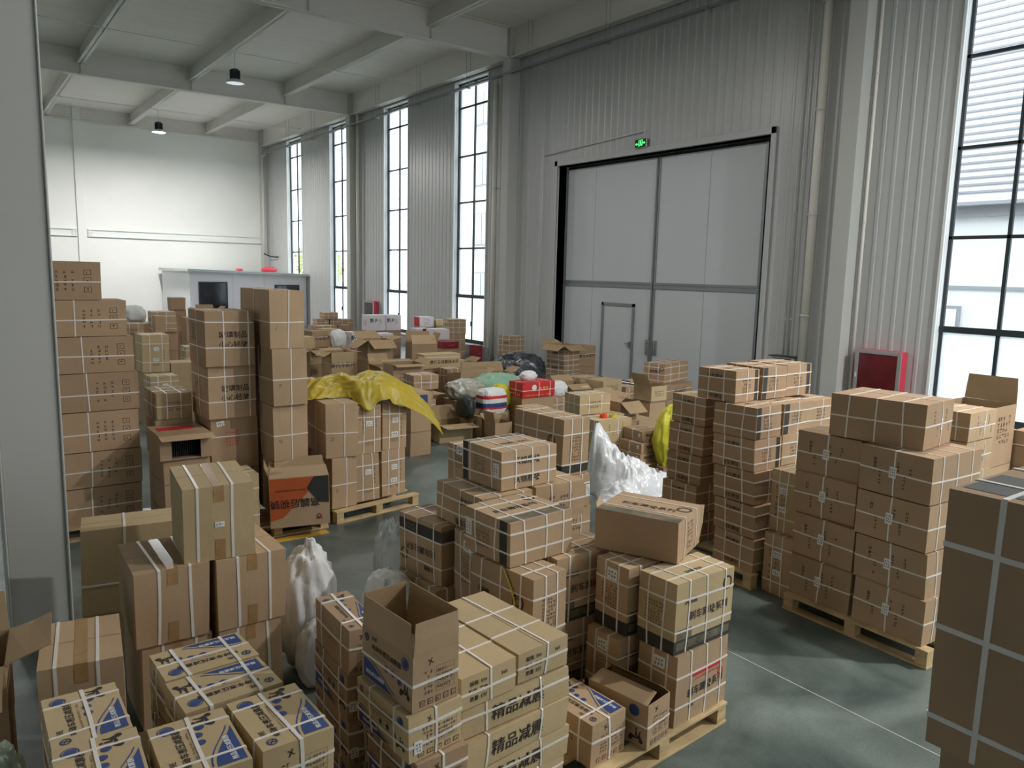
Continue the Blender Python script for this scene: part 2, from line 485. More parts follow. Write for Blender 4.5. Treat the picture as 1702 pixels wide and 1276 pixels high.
    def tape(s, axis, parent, wd=0.05, drop=0.07):
        keep = s.mb; s.mb = MB()
        if axis == 'y':
            m = s.d/2
            s.strip('x', m-wd/2, m+wd/2, drop); s.mb.build('packing_tape', 'packing_tape', parent); s.mb = MB()
            s.rect('S', m-wd/2, 0, m+wd/2, drop*1.3, 0, .0015)
        else:
            m = s.w/2
            s.strip('y', m-wd/2, m+wd/2, drop)
        o = s.mb.build('packing_tape', 'packing_tape', parent); s.mb = keep
        return o

SC_BODY = [(-.42, -.1), (-.3, .05), (-.1, -.02), (.05, -.05), (.16, .1), (.24, .34), (.3, .34), (.26, .12), (.36, -.08), (.2, -.12), (-.1, -.16), (-.36, -.16)]
def scooter(c, f, cx, cy, sz, rot, mi=INK):
    for ox in (-.32, .32):
        n = 10
        c.shape(f, [(sz*(ox+.13*math.cos(6.283*i/n)), sz*(-.2+.13*math.sin(6.283*i/n))) for i in range(n)], [tuple(range(n))], cx, cy, rot, mi)
    c.shape(f, [(sz*a, sz*b) for a, b in SC_BODY], [(0, 1, 2, 10, 11), (2, 3, 9, 10), (3, 4, 8, 9), (4, 5, 6, 7, 8)], cx, cy, rot, mi)
    c.shape(f, [(sz*a, sz*b) for a, b in ((-.05, .0), (.1, .02), (.06, .3), (-.02, .32))], [(0, 1, 2, 3)], cx, cy, rot, mi)
    n = 8
    c.shape(f, [(sz*(.02+.07*math.cos(6.283*i/n)), sz*(.4+.07*math.sin(6.283*i/n))) for i in range(n)], [tuple(range(n))], cx, cy, rot, mi)

def blue_panel(c, f, rot90=False, flip=False):
    """printed face of the shock-absorber carton, wedge in the lower left corner of the design"""
    U, V = c.size(f)
    L_, S_ = (V, U) if rot90 else (U, V)
    rot = (90 if rot90 else 0)+(180 if flip else 0)
    def at(x, y):
        a, b = (x*U, y*V) if not rot90 else ((1-y)*U, x*V)
        return (U-a, V-b) if flip else (a, b)
    k = 8; vs, vs2 = [], []
    for i in range(k+1):
        t = i/k; x = .04+.60*t; y1 = .04+.36*math.cos(t*math.pi/2)**1.3
        for j in range(4): vs.append(c.fp(f, *at(x, .04+(y1-.04)*j/3), .0014))
        for yy in (y1+.04, y1+.06): vs2.append(c.fp(f, *at(x+.02, yy), .0014))
    c.mb.add(vs, [(i*4+j, (i+1)*4+j, (i+1)*4+j+1, i*4+j+1) for i in range(k) for j in range(3)], BLUE)
    c.mb.add(vs2, [(2*i, 2*i+1, 2*i+3, 2*i+2) for i in range(k)], BLUE)
    a, b = at(.28, .17); c.text(f, '精品液压减震器', a, b, S_*.085, rot, WHITE, .0022)
    a, b = at(.50, .70); c.text(f, '电动车液压减震器', a, b, S_*.12, rot, INK)
    a, b = at(.48, .58); c.glyphs(f, a, b, L_*.5, S_*.05, 1, 22, rot, SOFT)
    a, b = at(.26, .86); c.text(f, '兴旺', a, b, S_*.09, rot, INK)
    a, b = at(.10, .82); c.ring(f, a, b, S_*.075, S_*.022, BLUE); c.text(f, 'X', a, b, S_*.14, rot+20, INK)
    for i, x in enumerate((.76, .63, .50)):
        a, b = at(x, .46 if i else .40); c.ring(f, a, b, S_*.065, S_*.012, BLUE, fillmi=BLUE)
    a, b = at(.86, .80); c.ring(f, a, b, S_*.11, S_*.015, BLUE, fillmi=BLUE)
    a, b = at(.86, .30); scooter(c, f, a, b, S_*.36, rot)

def info_panel(c, f, big=True):
    """table of article data and handling marks on the end of a carton"""
    U, V = c.size(f)
    for i in range(6): c.rect(f, U*.5, V*(.25+.09*i), U*.9, V*(.25+.09*i)+.0012, SOFT, .0016, 1)
    c.rect(f, U*.5, V*.25, U*.5+.0012, V*.7, SOFT, .0016, 1); c.rect(f, U*.9, V*.25, U*.9+.0012, V*.7, SOFT, .0016, 1)
    c.glyphs(f, U*.34, V*.47, U*.2, V*.45, 5, 3, 0, SOFT)
    c.glyphs(f, U*.7, V*.47, U*.34, V*.4, 4, 7, 0, SOFT)
    for i in range(5):
        x = U*(.16+.17*i); c.rect(f, x, V*.06, x+U*.11, V*.17, SOFT, .0015, 1); c.rect(f, x+.004, V*.06+.004, x+U*.11-.004, V*.17-.004, 0, .0019, 1)
        c.glyphs(f, x+U*.055, V*.115, U*.06, V*.07, 1, 1, 0, INK, .0023, 1)
    c.text(f, 'X', U*.38, V*.83, V*.15, 15, INK)

# style: function(c, root) adds prints and straps
def st_brake(c, t, flip=False):
    c.rect('S', 0, 0, c.d, .085, DARK); c.rect('W', 0, 0, c.w, .085, DARK)
    c.rect('S', .02, .022, c.d-.02, .07, CAMO, .0016); 
    for i in range(4): c.ring('S', c.d*(.2+.2*i), .045, .018, .006, DARK, o=.002)
    c.rect('S', .02, .085, c.d*.28, .15, CAMO, .0014)
    c.text('S', '刹车蹄块系列', c.d*.56, c.h*.5, .062)
    c.text('S', '沃锦鼎', c.d*.24, c.h*.72, .038)
    c.rect('S', c.d*.42, c.h*.29, c.d*.74, c.h*.315, INK, .0016, 2)
    c.ring('S', c.d*.88, c.h*.8, .045, .012)
    c.glyphs('W', c.w*.45, c.h*.5, c.w*.5, c.h*.36, 7, 7)
    c.text('T', '沃锦鼎块', c.d*.5, c.w*.35, .04)
    for fr in (.2, .52, .84): c.strap('x', fr, t)
    for fr in (.3, .7): c.strap('y', fr, t)
    for fr in (.32, .74): c.strap('z', fr, t)
def st_brake_end(c, t):          # short end towards the viewer, sticker on it
    st_brake(c, t); c.sticker('W', c.w*.52, c.h*.84, .085, .07, t, 2, 3)
def st_brake_red(c, t):
    c.rect('S', c.d*.3, c.h*.62, c.d*.9, c.h*.68, RED); c.glyphs('S', c.d*.6, c.h*.58, c.d*.5, c.h*.05, 1, 14, 0, RED)
    c.text('S', '刹车蹄块系列', c.d*.56, c.h*.42, .062); c.ring('S', c.d*.86, c.h*.5, .03, .01, RED)
    c.text('S', '20片', c.d*.3, c.h*.22, .03)
    for fr in (.28, .56, .84): c.strap('x', fr, t)
    for fr in (.25, .6): c.strap('y', fr, t)
    for fr in (.25, .7): c.strap('z', fr, t)
    c.sticker('W', c.w*.55, c.h*.84, .085, .07, t, 2, 3)
def st_brake_flat(c, t):         # lying on its broad side
    c.rect('W', c.w-.10, 0, c.w-.03, c.h, DARK)
    c.rect('T', 0, .02, c.d, .11, CAMO)
    c.text('T', '刹车蹄块系列', c.d*.45, c.w*.52, .06); c.ring('T', c.d*.85, c.w*.75, .045, .012)
    c.glyphs('W', c.w*.42, c.h*.5, c.w*.3, c.h*.6, 6, 8); c.sticker('W', c.w*.1, c.h*.55, .06, .1, t, 4, 2)
    for fr in (.22, .55, .85): c.strap('x', fr, t)
    for fr in (.3, .75): c.strap('y', fr, t)
    for fr in (.3, .75): c.strap('z', fr, t)
def st_brake_flat2(c, t):        # lying, dark end at the back of the near side
    c.rect('W', 0, 0, .065, c.h, DARK); c.rect('T', 0, c.w-.10, c.d, c.w-.02, CAMO)
    c.text('S', '沃锦鼎块', c.d*.45, c.h*.72, .06); c.text('S', '沃锦鼎块', c.d*.45, c.h*.24, .06)
    c.glyphs('W', c.w*.45, c.h*.5, c.w*.3, c.h*.55, 6, 8); c.sticker('W', c.w*.88, c.h*.5, .06, .1, t, 4, 2)
    c.text('T', '刹车蹄块系列', c.d*.5, c.w*.45, .05)
    for fr in (.25, .55, .85): c.strap('x', fr, t)
    for fr in (.25, .8): c.strap('y', fr, t)
    for fr in (.3, .75): c.strap('z', fr, t)
def st_brake_dark(c, t):         # dark print across the top edge of the broad side
    c.rect('W', 0, c.h-.12, c.w, c.h-.035, DARK); c.rect('S', .0, c.h-.12, c.d, c.h-.035, CAMO)
    for i in range(2): c.ring('W', c.w*(.22+.12*i), c.h-.078, .024, .008, CAMO, o=.002)
    c.text('W', '刹车蹄块系列', c.w*.5, c.h*.48, .062, 180); c.text('W', '沃锦鼎', c.w*.72, c.h*.2, .04, 180)
    c.ring('W', c.w*.12, c.h*.3, .045, .012)
    for fr in (.5,): c.strap('x', fr, t)
    for fr in (.15, .55, .86): c.strap('y', fr, t)
    for fr in (.27, .72): c.strap('z', fr, t)
def st_circle(c, t):             # broad side with the round emblem
    c.ring('W', c.w*.78, c.h*.6, .05, .013); c.ring('W', c.w*.78, c.h*.6, .028, .006)
    c.glyphs('S', c.d*.5, c.h*.5, c.d*.5, c.h*.5, 9, 6); c.text('W', '沃锦鼎', c.w*.22, c.h*.55, .04)
    for fr in (.32, .72): c.strap('x', fr, t)
    for fr in (.18, .5, .82): c.strap('y', fr, t)
    for fr in (.2, .72): c.strap('z', fr, t)
def st_circle_dark(c, t):
    c.rect('S', 0, .02, c.d, .1, DARK); c.rect('W', 0, .02, c.w, .1, DARK); c.glyphs('S', c.d*.45, .06, c.d*.7, .03, 1, 16, 0, SOFT, .0022)
    st_circle(c, t)
def st_sticker_tall(c, t):
    c.glyphs('W', c.w*.5, c.h*.45, c.w*.5, c.h*.5, 8, 7); c.sticker('W', c.w*.55, c.h*.82, .085, .07, t, 2, 3)
    for fr in (.4,): c.strap('x', fr, t)
    for fr in (.3, .72): c.strap('y', fr, t)
    for fr in (.3, .75): c.strap('z', fr, t)
def st_lettered(c, t):           # big upside-down words on the left side
    c.text('W', '决车鼎', c.w*.68, c.h*.72, .06, 180); c.text('W', '刹车鼎', c.w*.6, c.h*.14, .055, 180)
    for fr in (.35, .8): c.strap('x', fr, t)
    for fr in (.15, .45, .85): c.strap('y', fr, t)
    for fr in (.3, .72): c.strap('z', fr, t)
def st_band_right(c, t):
    c.rect('S', 0, 0, .07, c.h, DARK); c.glyphs('S', c.d*.55, c.h*.5, c.d*.5, c.h*.55, 6, 8); c.sticker('S', c.d*.93, c.h*.5, .05, .1, t, 4, 2)
    for fr in (.28, .75): c.strap('x', fr, t)
    for fr in (.5,): c.strap('y', fr, t)
    for fr in (.3, .75): c.strap('z', fr, t)
def st_grid(c, t, band=1, txt=True):
    if band == 1: c.rect('S', c.d*.8, 0, c.d*.94, c.h, DARK)
    if band == -1: c.rect('S', c.d*.02, 0, c.d*.18, c.h, DARK)
    c.glyphs('S', c.d*.45, c.h*.5, c.d*.35, c.h*.5, 4, 6)
    if txt: c.text('W', '刹车蹄块', c.w*.45, c.h*.78, .045); c.text('W', '刹车蹄块', c.w*.45, c.h*.14, .045)
    c.rect('T', c.d*.3, c.w*.4, c.d*.6, c.w*.5, SOFT)
    for fr in (.5,): c.strap('x', fr, t)
    for fr in (.3, .72): c.strap('y', fr, t)
    for fr in (.26, .72): c.strap('z', fr, t)
def st_grid_l(c, t): st_grid(c, t, -1, False)
def st_grid_r(c, t): st_grid(c, t, 1, True)
def st_grid_n(c, t): st_grid(c, t, 0, True)
def st_pallet(c, t):
    for i, x in enumerate((.22, .3, .55, .64, .72)):
        c.glyphs('W', c.w*x, c.h*(.35 if i % 2 else .62), .028, .11, 4, 1, 0, INK)
    c.text('W', '工二', c.w*.22, c.h*.72, .03, -90)
    c.strap('y', .5, t)
    for fr in (.2, .5, .82): c.strap('x', fr, t)
    c.strap('z', .5, t)
    c.sticker('W', c.w*.48, c.h*.52, .055, .085, t, 3, 3, rot=-3)
def st_pallet_turned(c, t):
    for i, x in enumerate((.3, .42, .72, .85)):
        c.glyphs('S', c.d*x, c.h*(.38 if i % 2 else .68), .028, .11, 4, 1, 0, INK)
    for fr in (.22, .5, .8): c.strap('y', fr, t)
    c.strap('x', .58, t); c.strap('z', .5, t)
    c.sticker('S', c.d*.56, c.h*.5, .03, .085, t, 3, 2)
def st_upright(c, t):
    c.glyphs('W', c.w*.25, c.h*.5, .03, c.h*.55, 6, 1); c.glyphs('W', c.w*.5, c.h*.5, .05, c.h*.3, 4, 2)
    for fr in (.35, .68): c.strap('y', fr, t)
    for fr in (.22, .8): c.strap('z', fr, t)
    c.strap('x', .5, t)
    c.sticker('W', c.w*.5, c.h*.68, .08, .06, t, 2, 3); c.sticker('W', c.w*.5, c.h*.38, .08, .05, t, 1, 3)
def st_upright_s(c, t):
    for x in (.28, .8): c.glyphs('S', c.d*x, c.h*.5, .02, c.h*.6, 6, 1)
    c.glyphs('S', c.d*.5, c.h*.2, .12, .04, 2, 5)
    for fr in (.28, .72): c.strap('x', fr, t)
    for fr in (.26, .76): c.strap('z', fr, t)
    c.strap('y', .5, t)
    c.sticker('S', c.d*.52, c.h*.62, .08, .06, t, 2, 3)
    if c.rnd.random() < .6: c.sticker('S', c.d*.5, c.h*.33, .09, .05, t, 1, 3)
def st_plain_cross(c, t):
    c.strap('x', .55, t, skew=.01); c.strap('z', .46, t); c.glyphs('S', c.d*.2, c.h*.36, .04, .05, 2, 2)
    c.strap('y', .5, t)
def st_glass(c, t):
    c.text('S', '玻璃制品', c.d*.56, c.h*.58, .075); c.text('S', '小心轻放', c.d*.56, c.h*.40, .075)
    c.strap('x', .35, t); c.strap('x', .88, t); c.strap('z', .33, t); c.strap('z', .8, t); c.strap('y', .5, t)
    c.glyphs('W', c.w*.4, c.h*.6, c.w*.35, c.h*.3, 5, 5)
def st_old(c, t):
    c.glyphs('S', c.d*.45, c.h*.6, c.d*.3, c.h*.3, 5, 5, 0, RED); c.strap('z', .65, t)
    c.sticker('S', c.d*.2, c.h*.9, .08, .05, t, 1, 3, rot=10)
def st_big(c, t):
    c.strap('x', .2, t, .016); c.strap('x', .7, t, .016); c.tape('y', t, .06, .1)
    c.sticker('S', c.d*.5, c.h*.48, .055, .03, t, 1, 3, paper='label_paper')
    c.rect('T', 0, c.w*.5-.002, c.d, c.w*.5+.002, SOFT, .0008)
def st_big2(c, t):
    c.strap('x', .3, t, .016); c.strap('x', .76, t, .016); c.tape('y', t, .06, .1)
    c.rect('T', 0, c.w*.5-.002, c.d, c.w*.5+.002, SOFT, .0008)
def st_big_x(c, t):
    c.strap('x', .4, t, .016); c.strap('z', .35, t); c.rect('T', 0, c.w*.5-.002, c.d, c.w*.5+.002, SOFT, .0008)
def st_rows(c, t):
    for i, x in enumerate((.55, .63, .71)): c.glyphs('S', c.d*x, c.h*.5, .035, c.h*.55, 5, 1, 0, SOFT)
    for y in (.7, .5, .25):
        c.rect('S', c.d*.82, c.h*y-.02, c.d*.9, c.h*y+.035, SOFT, .0015, 1); c.rect('S', c.d*.82+.006, c.h*y-.014, c.d*.9-.006, c.h*y+.029, 0, .002, 1)
        c.glyphs('S', c.d*.86, c.h*y+.007, .03, .03, 1, 1, 0, INK, .0024, 1)
    c.strap('x', .45, t, .012); c.strap('z', .45, t, .012)
def st_shock(c, t):
    c.text('S', '精品减震', c.d*.5, c.h*.5, .085); c.strap('x', .22, t); c.strap('x', .72, t)
    if c.rnd.random() < .7: c.strap('z', .62, t)
def st_shock_top(c, t):
    for i, s_ in enumerate(('数量: 5付', '颜色: 黑色', '规格: 330')):
        c.text('S', s_, c.d*.3, c.h*(.25+.24*i), .026)
    c.text('S', '360', c.d*.78, c.h*.7, .026)
    c.strap('x', .55, t); c.strap('z', .45, t)
    for fr in (.3, .62): c.strap('y', fr, t)
    c.rect('T', c.d*.5-.0015, 0, c.d*.5+.0015, c.w, SOFT, .0008)
def st_blue_y(c, t):             # long side to the back
    blue_panel(c, 'T', True); info_panel(c, 'S'); c.glyphs('W', c.w*.5, c.h*.5, c.w*.4, c.h*.2, 2, 7)
    c.strap('x', .5, t, .015); c.strap('y', .22, t, .012); c.strap('y', .8, t, .012); c.strap('z', .55, t)
def st_blue_x(c, t):             # long side across
    blue_panel(c, 'T', False, True); info_panel(c, 'W')
    c.strap('x', .24, t, .015); c.strap('x', .78, t, .015); c.strap('y', .5, t, .012); c.strap('z', .55, t)
def st_blue_side(c, t):
    blue_panel(c, 'W', False); info_panel(c, 'S')
    c.strap('y', .25, t); c.strap('y', .7, t); c.strap('x', .5, t); c.strap('z', .35, t); c.strap('z', .72, t)
    c.sticker('S', c.d*.16, c.h*.3, .04, .055, t, 3, 2)
def st_flatlabel(c, t):
    c.text('S', '精品减震器', c.d*.5, c.h*.62, .045); c.glyphs('S', c.d*.5, c.h*.3, c.d*.6, c.h*.2, 2, 12)
    c.strap('y', .5, t); c.sticker('W', c.w*.85, c.h*.6, .04, .05, t, 2, 2)
def st_lattice(c, t):
    for fr in (.3, .7): c.strap('x', fr, t, .011)
    for fr in (.35, .7): c.strap('y', fr, t, .011)
    for fr in (.5,): c.strap('z', fr, t, .011)
    c.glyphs('S', c.d*.5, c.h*.5, c.d*.5, c.h*.4, 3, 7)
def st_lattice2(c, t):
    c.text('W', '刹车蹄块', c.w*.55, c.h*.6, .06); c.ring('W', c.w*.85, c.h*.75, .05, .012)
    for fr in (.25, .6): c.strap('x', fr, t, .012)
    for fr in (.3, .75): c.strap('y', fr, t, .012)
    for fr in (.15, .45, .8): c.strap('z', fr, t, .012)
def st_print(c, t): c.glyphs('S', c.d*.5, c.h*.5, c.d*.6, c.h*.4, 3, 7)
def st_bare(c, t): pass
def st_words(c, t):
    c.text('S', '摩托车配件', c.d*.5, c.h*.55, min(.11, c.h*.35)); c.strap('z', .6, t, .012)
def st_white(c, t):
    c.text('S', '新乡', c.d*.32, c.h*.66, min(.15, c.h*.4)); c.glyphs('S', c.d*.68, c.h*.55, c.d*.2, c.h*.4, 4, 3, 0, INK)
    c.glyphs('W', c.w*.5, c.h*.5, c.w*.5, c.h*.4, 4, 4, 0, MAROON)
def st_white_red(c, t):
    c.rect('W', .01, .01, c.w-.01, c.h-.01, RED); c.glyphs('S', c.d*.5, c.h*.5, c.d*.4, c.h*.6, 4, 4, 0, SOFT)
def st_white_stripe(c, t):
    c.rect('S', c.d*.45, 0, c.d*.72, c.h, MAROON); c.glyphs('S', c.d*.2, c.h*.5, c.d*.3, c.h*.6, 4, 4, 0, SOFT)
def st_maroon(c, t):
    for f in 'SWT': c.rect(f, 0, 0, *c.size(f), MAROON)
    c.glyphs('S', c.d*.5, c.h*.5, c.d*.4, .03, 1, 8, 0, YEL, .002)
def st_red(c, t):
    for f in 'SWET': c.rect(f, 0, 0, *c.size(f), RED)
    c.ring('S', c.d*.35, c.h*.66, .05, .05, WHITE, o=.002); c.glyphs('S', c.d*.65, c.h*.62, c.d*.3, c.h*.24, 1, 3, 0, YEL, .002, 1)
    c.glyphs('S', c.d*.5, c.h*.15, c.d*.8, .03, 1, 14, 0, YEL, .002); c.glyphs('W', c.w*.5, c.h*.2, c.w*.7, .06, 1, 5, 0, WHITE, .002)
    c.strap('z', .48, t, .011); c.strap('y', .5, t, .011); c.strap('x', .5, t, .011); c.strap('x', .85, t, .011)
def st_bluesq(c, t):
    c.rect('S', c.d*.25, c.h*.25, c.d*.8, c.h*.85, BLUE)
def st_foreground(c, t):
    for fr in (.2, .5, .8): c.strap('y', 1-fr*1.0, t, .014)
    for fr in (.12, .47, .79): c.strap('z', fr, t, .014)
    for fr in (.3, .7): c.strap('x', fr, t, .014)
    c.rect('T', c.d*.08, c.w*.55, c.d*.5, c.w*.98, DARK); 
ST = {k[3:]: v for k, v in globals().items() if k.startswith('st_')}

def carton(x, y, z, h, w, d, th, style, label, group=None, matn='kraft', name='cardboard_box', cat='box', bulge=.006, jit=.004, tilt=None, n=5, seed=None):
    """x, y: the near corner (where both visible sides meet), th in degrees"""
    rnd = random.Random(seed if seed is not None else int((x*971+y*317+z*53)*100))
    a = R(th); co, si = math.cos(a), math.sin(a)
    cx, cy = x+co*d/2-si*w/2, y+si*d/2+co*w/2
    t = empty(name, (cx, cy, z), a, (tilt[0], tilt[1], a) if tilt else None)
    tag(t, label, cat, group)
    c = Carton(d, w, h-.002, rnd, bulge, jit, n)
    c.body(); ST[style](c, t)
    mats = [matn]+MATS[1:]
    c.mb.build('box_body', mats, t)
    return t

def open_carton(x, y, z, h, w, d, th, label, flaps, group=None, matn='kraft', style=None, tilt=None, name='open_cardboard_box', straps=(), fl=None, contents=None):
    """flaps: dict S/N/W/E -> angle from upright (0 up, 90 out flat, 160 hanging, -80 nearly shut)"""
    rnd = random.Random(int((x*971+y*317+z*53)*100))
    a = R(th); co, si = math.cos(a), math.sin(a)
    cx, cy = x+co*d/2-si*w/2, y+si*d/2+co*w/2
    t = empty(name, (cx, cy, z), a, (tilt[0], tilt[1], a) if tilt else None)
    tag(t, label, 'box', group)
    c = Carton(d, w, h, rnd, 0.0, 0.003, 4); c.lean = (0, 0)
    c.body(skip='T')
    if style: style(c, t)
    k = .005
    P = c.pt
    ring_o = [P(0, 0, h), P(d, 0, h), P(d, w, h), P(0, w, h)]
    ring_i = [P(k, k, h), P(d-k, k, h), P(d-k, w-k, h), P(k, w-k, h)]
    bot_i = [P(k, k, k), P(d-k, k, k), P(d-k, w-k, k), P(k, w-k, k)]
    c.mb.add(ring_o+ring_i, [(i, (i+1) % 4, 4+(i+1) % 4, 4+i) for i in range(4)], 12)
    c.mb.add(ring_i+bot_i, [((i+1) % 4, i, 4+i, 4+(i+1) % 4) for i in range(4)]+[(4, 5, 6, 7)], 12)
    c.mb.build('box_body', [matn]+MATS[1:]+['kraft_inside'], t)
    for s_ in straps: c.strap(s_[0], s_[1], t)
    L_ = fl or min(w, d)/2
    for f, ang in flaps.items():
        U = d if f in 'SN' else w
        mb = MB(); q = R(ang)
        base, outn, along = {'S': (P(0, 0, h), Vector((0, -1, 0)), Vector((1, 0, 0))), 'N': (P(d, w, h), Vector((0, 1, 0)), Vector((-1, 0, 0))),
                             'W': (P(0, w, h), Vector((-1, 0, 0)), Vector((0, -1, 0))), 'E': (P(d, 0, h), Vector((1, 0, 0)), Vector((0, 1, 0)))}[f]
        dirv = outn*math.sin(q)+Vector((0, 0, 1))*math.cos(q)
        nrm = outn*math.cos(q)-Vector((0, 0, 1))*math.sin(q)
        ins = .004; sl = .03*U
        vs = []
        for o_ in (0, -.004):
            for (aa, ll) in ((ins, 0), (U-ins, 0), (U-ins-sl*rnd.uniform(.2, 1), L_*.5), (U-ins-sl, L_), (ins+sl, L_), (ins+sl*rnd.uniform(.2, 1), L_*.5)):
                vs.append(base+along*aa+dirv*ll+nrm*(o_+.006*math.sin(ll/L_*3)*rnd.uniform(-.4, 1)))
        mb.add(vs[:6], [(0, 1, 2, 5), (5, 2, 3, 4)], 0); 
        mb.add(vs[6:], [(5, 2, 1, 0), (4, 3, 2, 5)], 1)
        mb.add(vs, [(i, 6+i, 6+(i+1) % 6, (i+1) % 6) for i in range(6)], 1)
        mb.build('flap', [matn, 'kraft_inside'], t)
    if contents: contents(t, d, w, h)
    return t

ORD = ['topmost', 'second', 'third', 'fourth', 'fifth', 'sixth', 'seventh', 'eighth']
def stack(where, look, group, rows, style='bare', matn='kraft', **k):
    """rows from the top down: (x, y, z, h, w, d, th[, style[, extra look]])"""
    for i, r in enumerate(rows):
        s = r[7] if len(r) > 7 and r[7] else style
        lk = r[8] if len(r) > 8 else look
        if len(rows) == 1: lab = lk+' '+where
        elif i == 0: lab = lk+', topmost '+where
        elif i == len(rows)-1: lab = lk+', lowest '+where
        else: lab = lk+', '+ORD[i]+' down '+where
        carton(*r[:7], s, lab, group, matn, **k)

def pallet(x, y, d, w, th, label, h=.14, along='x'):
    a = R(th); co, si = math.cos(a), math.sin(a)
    t = empty('wooden_pallet', (x+co*d/2-si*w/2, y+si*d/2+co*w/2, 0), a)
    tag(t, label, 'pallet', 'wooden pallets under the cartons')
    X, Y = d/2, w/2
    n = 5
    for i in range(n):
        mb = MB(); f = -Y+.05+(2*Y-.1)*i/(n-1)
        g = -X+.05+(2*X-.1)*i/(n-1)
        if along == 'x': mb.box(-X, f-.05, h-.02, X, f+.05, h)
        else: mb.box(g-.05, -Y, h-.02, g+.05, Y, h)
        mb.build('deck_board', 'pallet_wood', t, bevel=.002)
    for i in (-1, 0, 1):
        mb = MB()
        if along == 'x': mb.box(i*(X-.05)-.05, -Y, .018, i*(X-.05)+.05, Y, .018+.001)
        for j in (-1, 0, 1):
            m2 = MB(); m2.box(i*(X-.05)-.045, j*(Y-.05)-.045, .018, i*(X-.05)+.045, j*(Y-.05)+.045, h-.02)
            m2.build('block', 'pallet_wood', t, bevel=.002)
        m3 = MB()
        if along == 'x': m3.box(-X, i*(Y-.05)-.05, 0, X, i*(Y-.05)+.05, .018)
        else: m3.box(i*(X-.05)-.05, -Y, 0, i*(X-.05)+.05, Y, .018)
        m3.build('bottom_board', 'pallet_wood', t, bevel=.002)
    return t

# ================================================================== THE HALL
f = MB(); f.box(XL-.3, YN-.3, -.2, XW+.3, YF+.3, 0); struct('floor', f, 'floor_epoxy')
f = MB(); f.box(XL-.3, YN-.3, 9.9, XW+.3, YF+.3, 10.1); struct('ceiling', f, 'ceiling_paint')
f = MB(); f.box(XL-.3, YF, 0, XW+.3, YF+.25, 9.9); struct('wall_far', f, 'far_wall_white')
f = MB(); x = XL-.3
for a, b in NWIN:
    f.box(x, YN-.25, 0, a, YN, 9.9); f.box(a, YN-.25, 0, b, YN, ZS); f.box(a, YN-.25, ZT, b, YN, 9.9); x = b
f.box(x, YN-.25, 0, XW+.3, YN, 9.9); struct('wall_near', f, 'wall_white')

# left wall with tall windows (all outside the view, added to light the hall)
f = MB(); y = YN
for a, b in LWIN:
    f.box(XL-.25, y, 0, XL, a, 9.9); f.box(XL-.25, a, 0, XL, b, LWZ[0]); f.box(XL-.25, a, LWZ[1], XL, b, 9.9); y = b
f.box(XL-.25, y, 0, XL, YF, 9.9)
struct('wall_left', f, 'wall_white')

# right wall: ribbed metal sheet inside, smooth outside
def ribbed(mb, y0, y1, z0, z1, x=XW, depth=.012, pitch=.245):
    if y1-y0 < .03: return
    prof = []
    y = math.floor(y0/pitch)*pitch
    pts = []
    while y < y1+pitch:
        for dy, dx in ((0, 0), (pitch*.62, 0), (pitch*.70, -depth), (pitch*.90, -depth), (pitch*.98, 0)):
            pts.append((y+dy, x+dx))
        y += pitch
    def at(yy):
        for (a, xa), (b, xb) in zip(pts, pts[1:]):
            if a <= yy <= b: return xa+(xb-xa)*(yy-a)/(b-a) if b > a else xa
        return x
    ys = [y0]+[p[0] for p in pts if y0 < p[0] < y1]+[y1]
    vs = []
    for yy in ys: vs += [(at(yy), yy, z0), (at(yy), yy, z1)]
    mb.add(vs, [(2*i, 2*i+1, 2*i+3, 2*i+2) for i in range(len(ys)-1)], 0)
TK = .30
DY0, DY1, DZ = 10.2, 17.18, 5.81
f = MB()
segs = []
opens = sorted([(a, b, ZS, ZT) for n, a, b in WIN]+[(DY0, DY1, 0, DZ)])
y = YN
for a, b, z0, z1 in opens:
    segs.append((y, a, 0, 9.9)); segs.append((a, b, z1, 9.9))
    if z0 > 0: segs.append((a, b, 0, z0))
    y = b
segs.append((y, YF, 0, 9.9))
for a, b, z0, z1 in segs:
    ribbed(f, a, b, max(z0, 0), z1)
    f.box(XW+.03, a, z0, XW+TK, b, z1, 1)
struct('wall_right', f, ['panel_grey', 'reveal_white'])
n = 1
def trim(mb, mats, **k):
    global n
    o = struct('trim_%d' % n, mb, mats, **k); n += 1; return o

# plinth of smooth grey plaster below the sills
f = MB(); y = YN
for a, b in ((DY0-.1, DY1+.1),):
    f.box(XW-.05, YN, 0, XW, a, .12); f.box(XW-.05, b, 0, XW, YF, .12)
for k, a, b in WIN: f.box(XW-.045, a-.3, 0, XW, b+.3, ZS-.04)
o = struct('baseboard_right', f, 'plinth_grey')

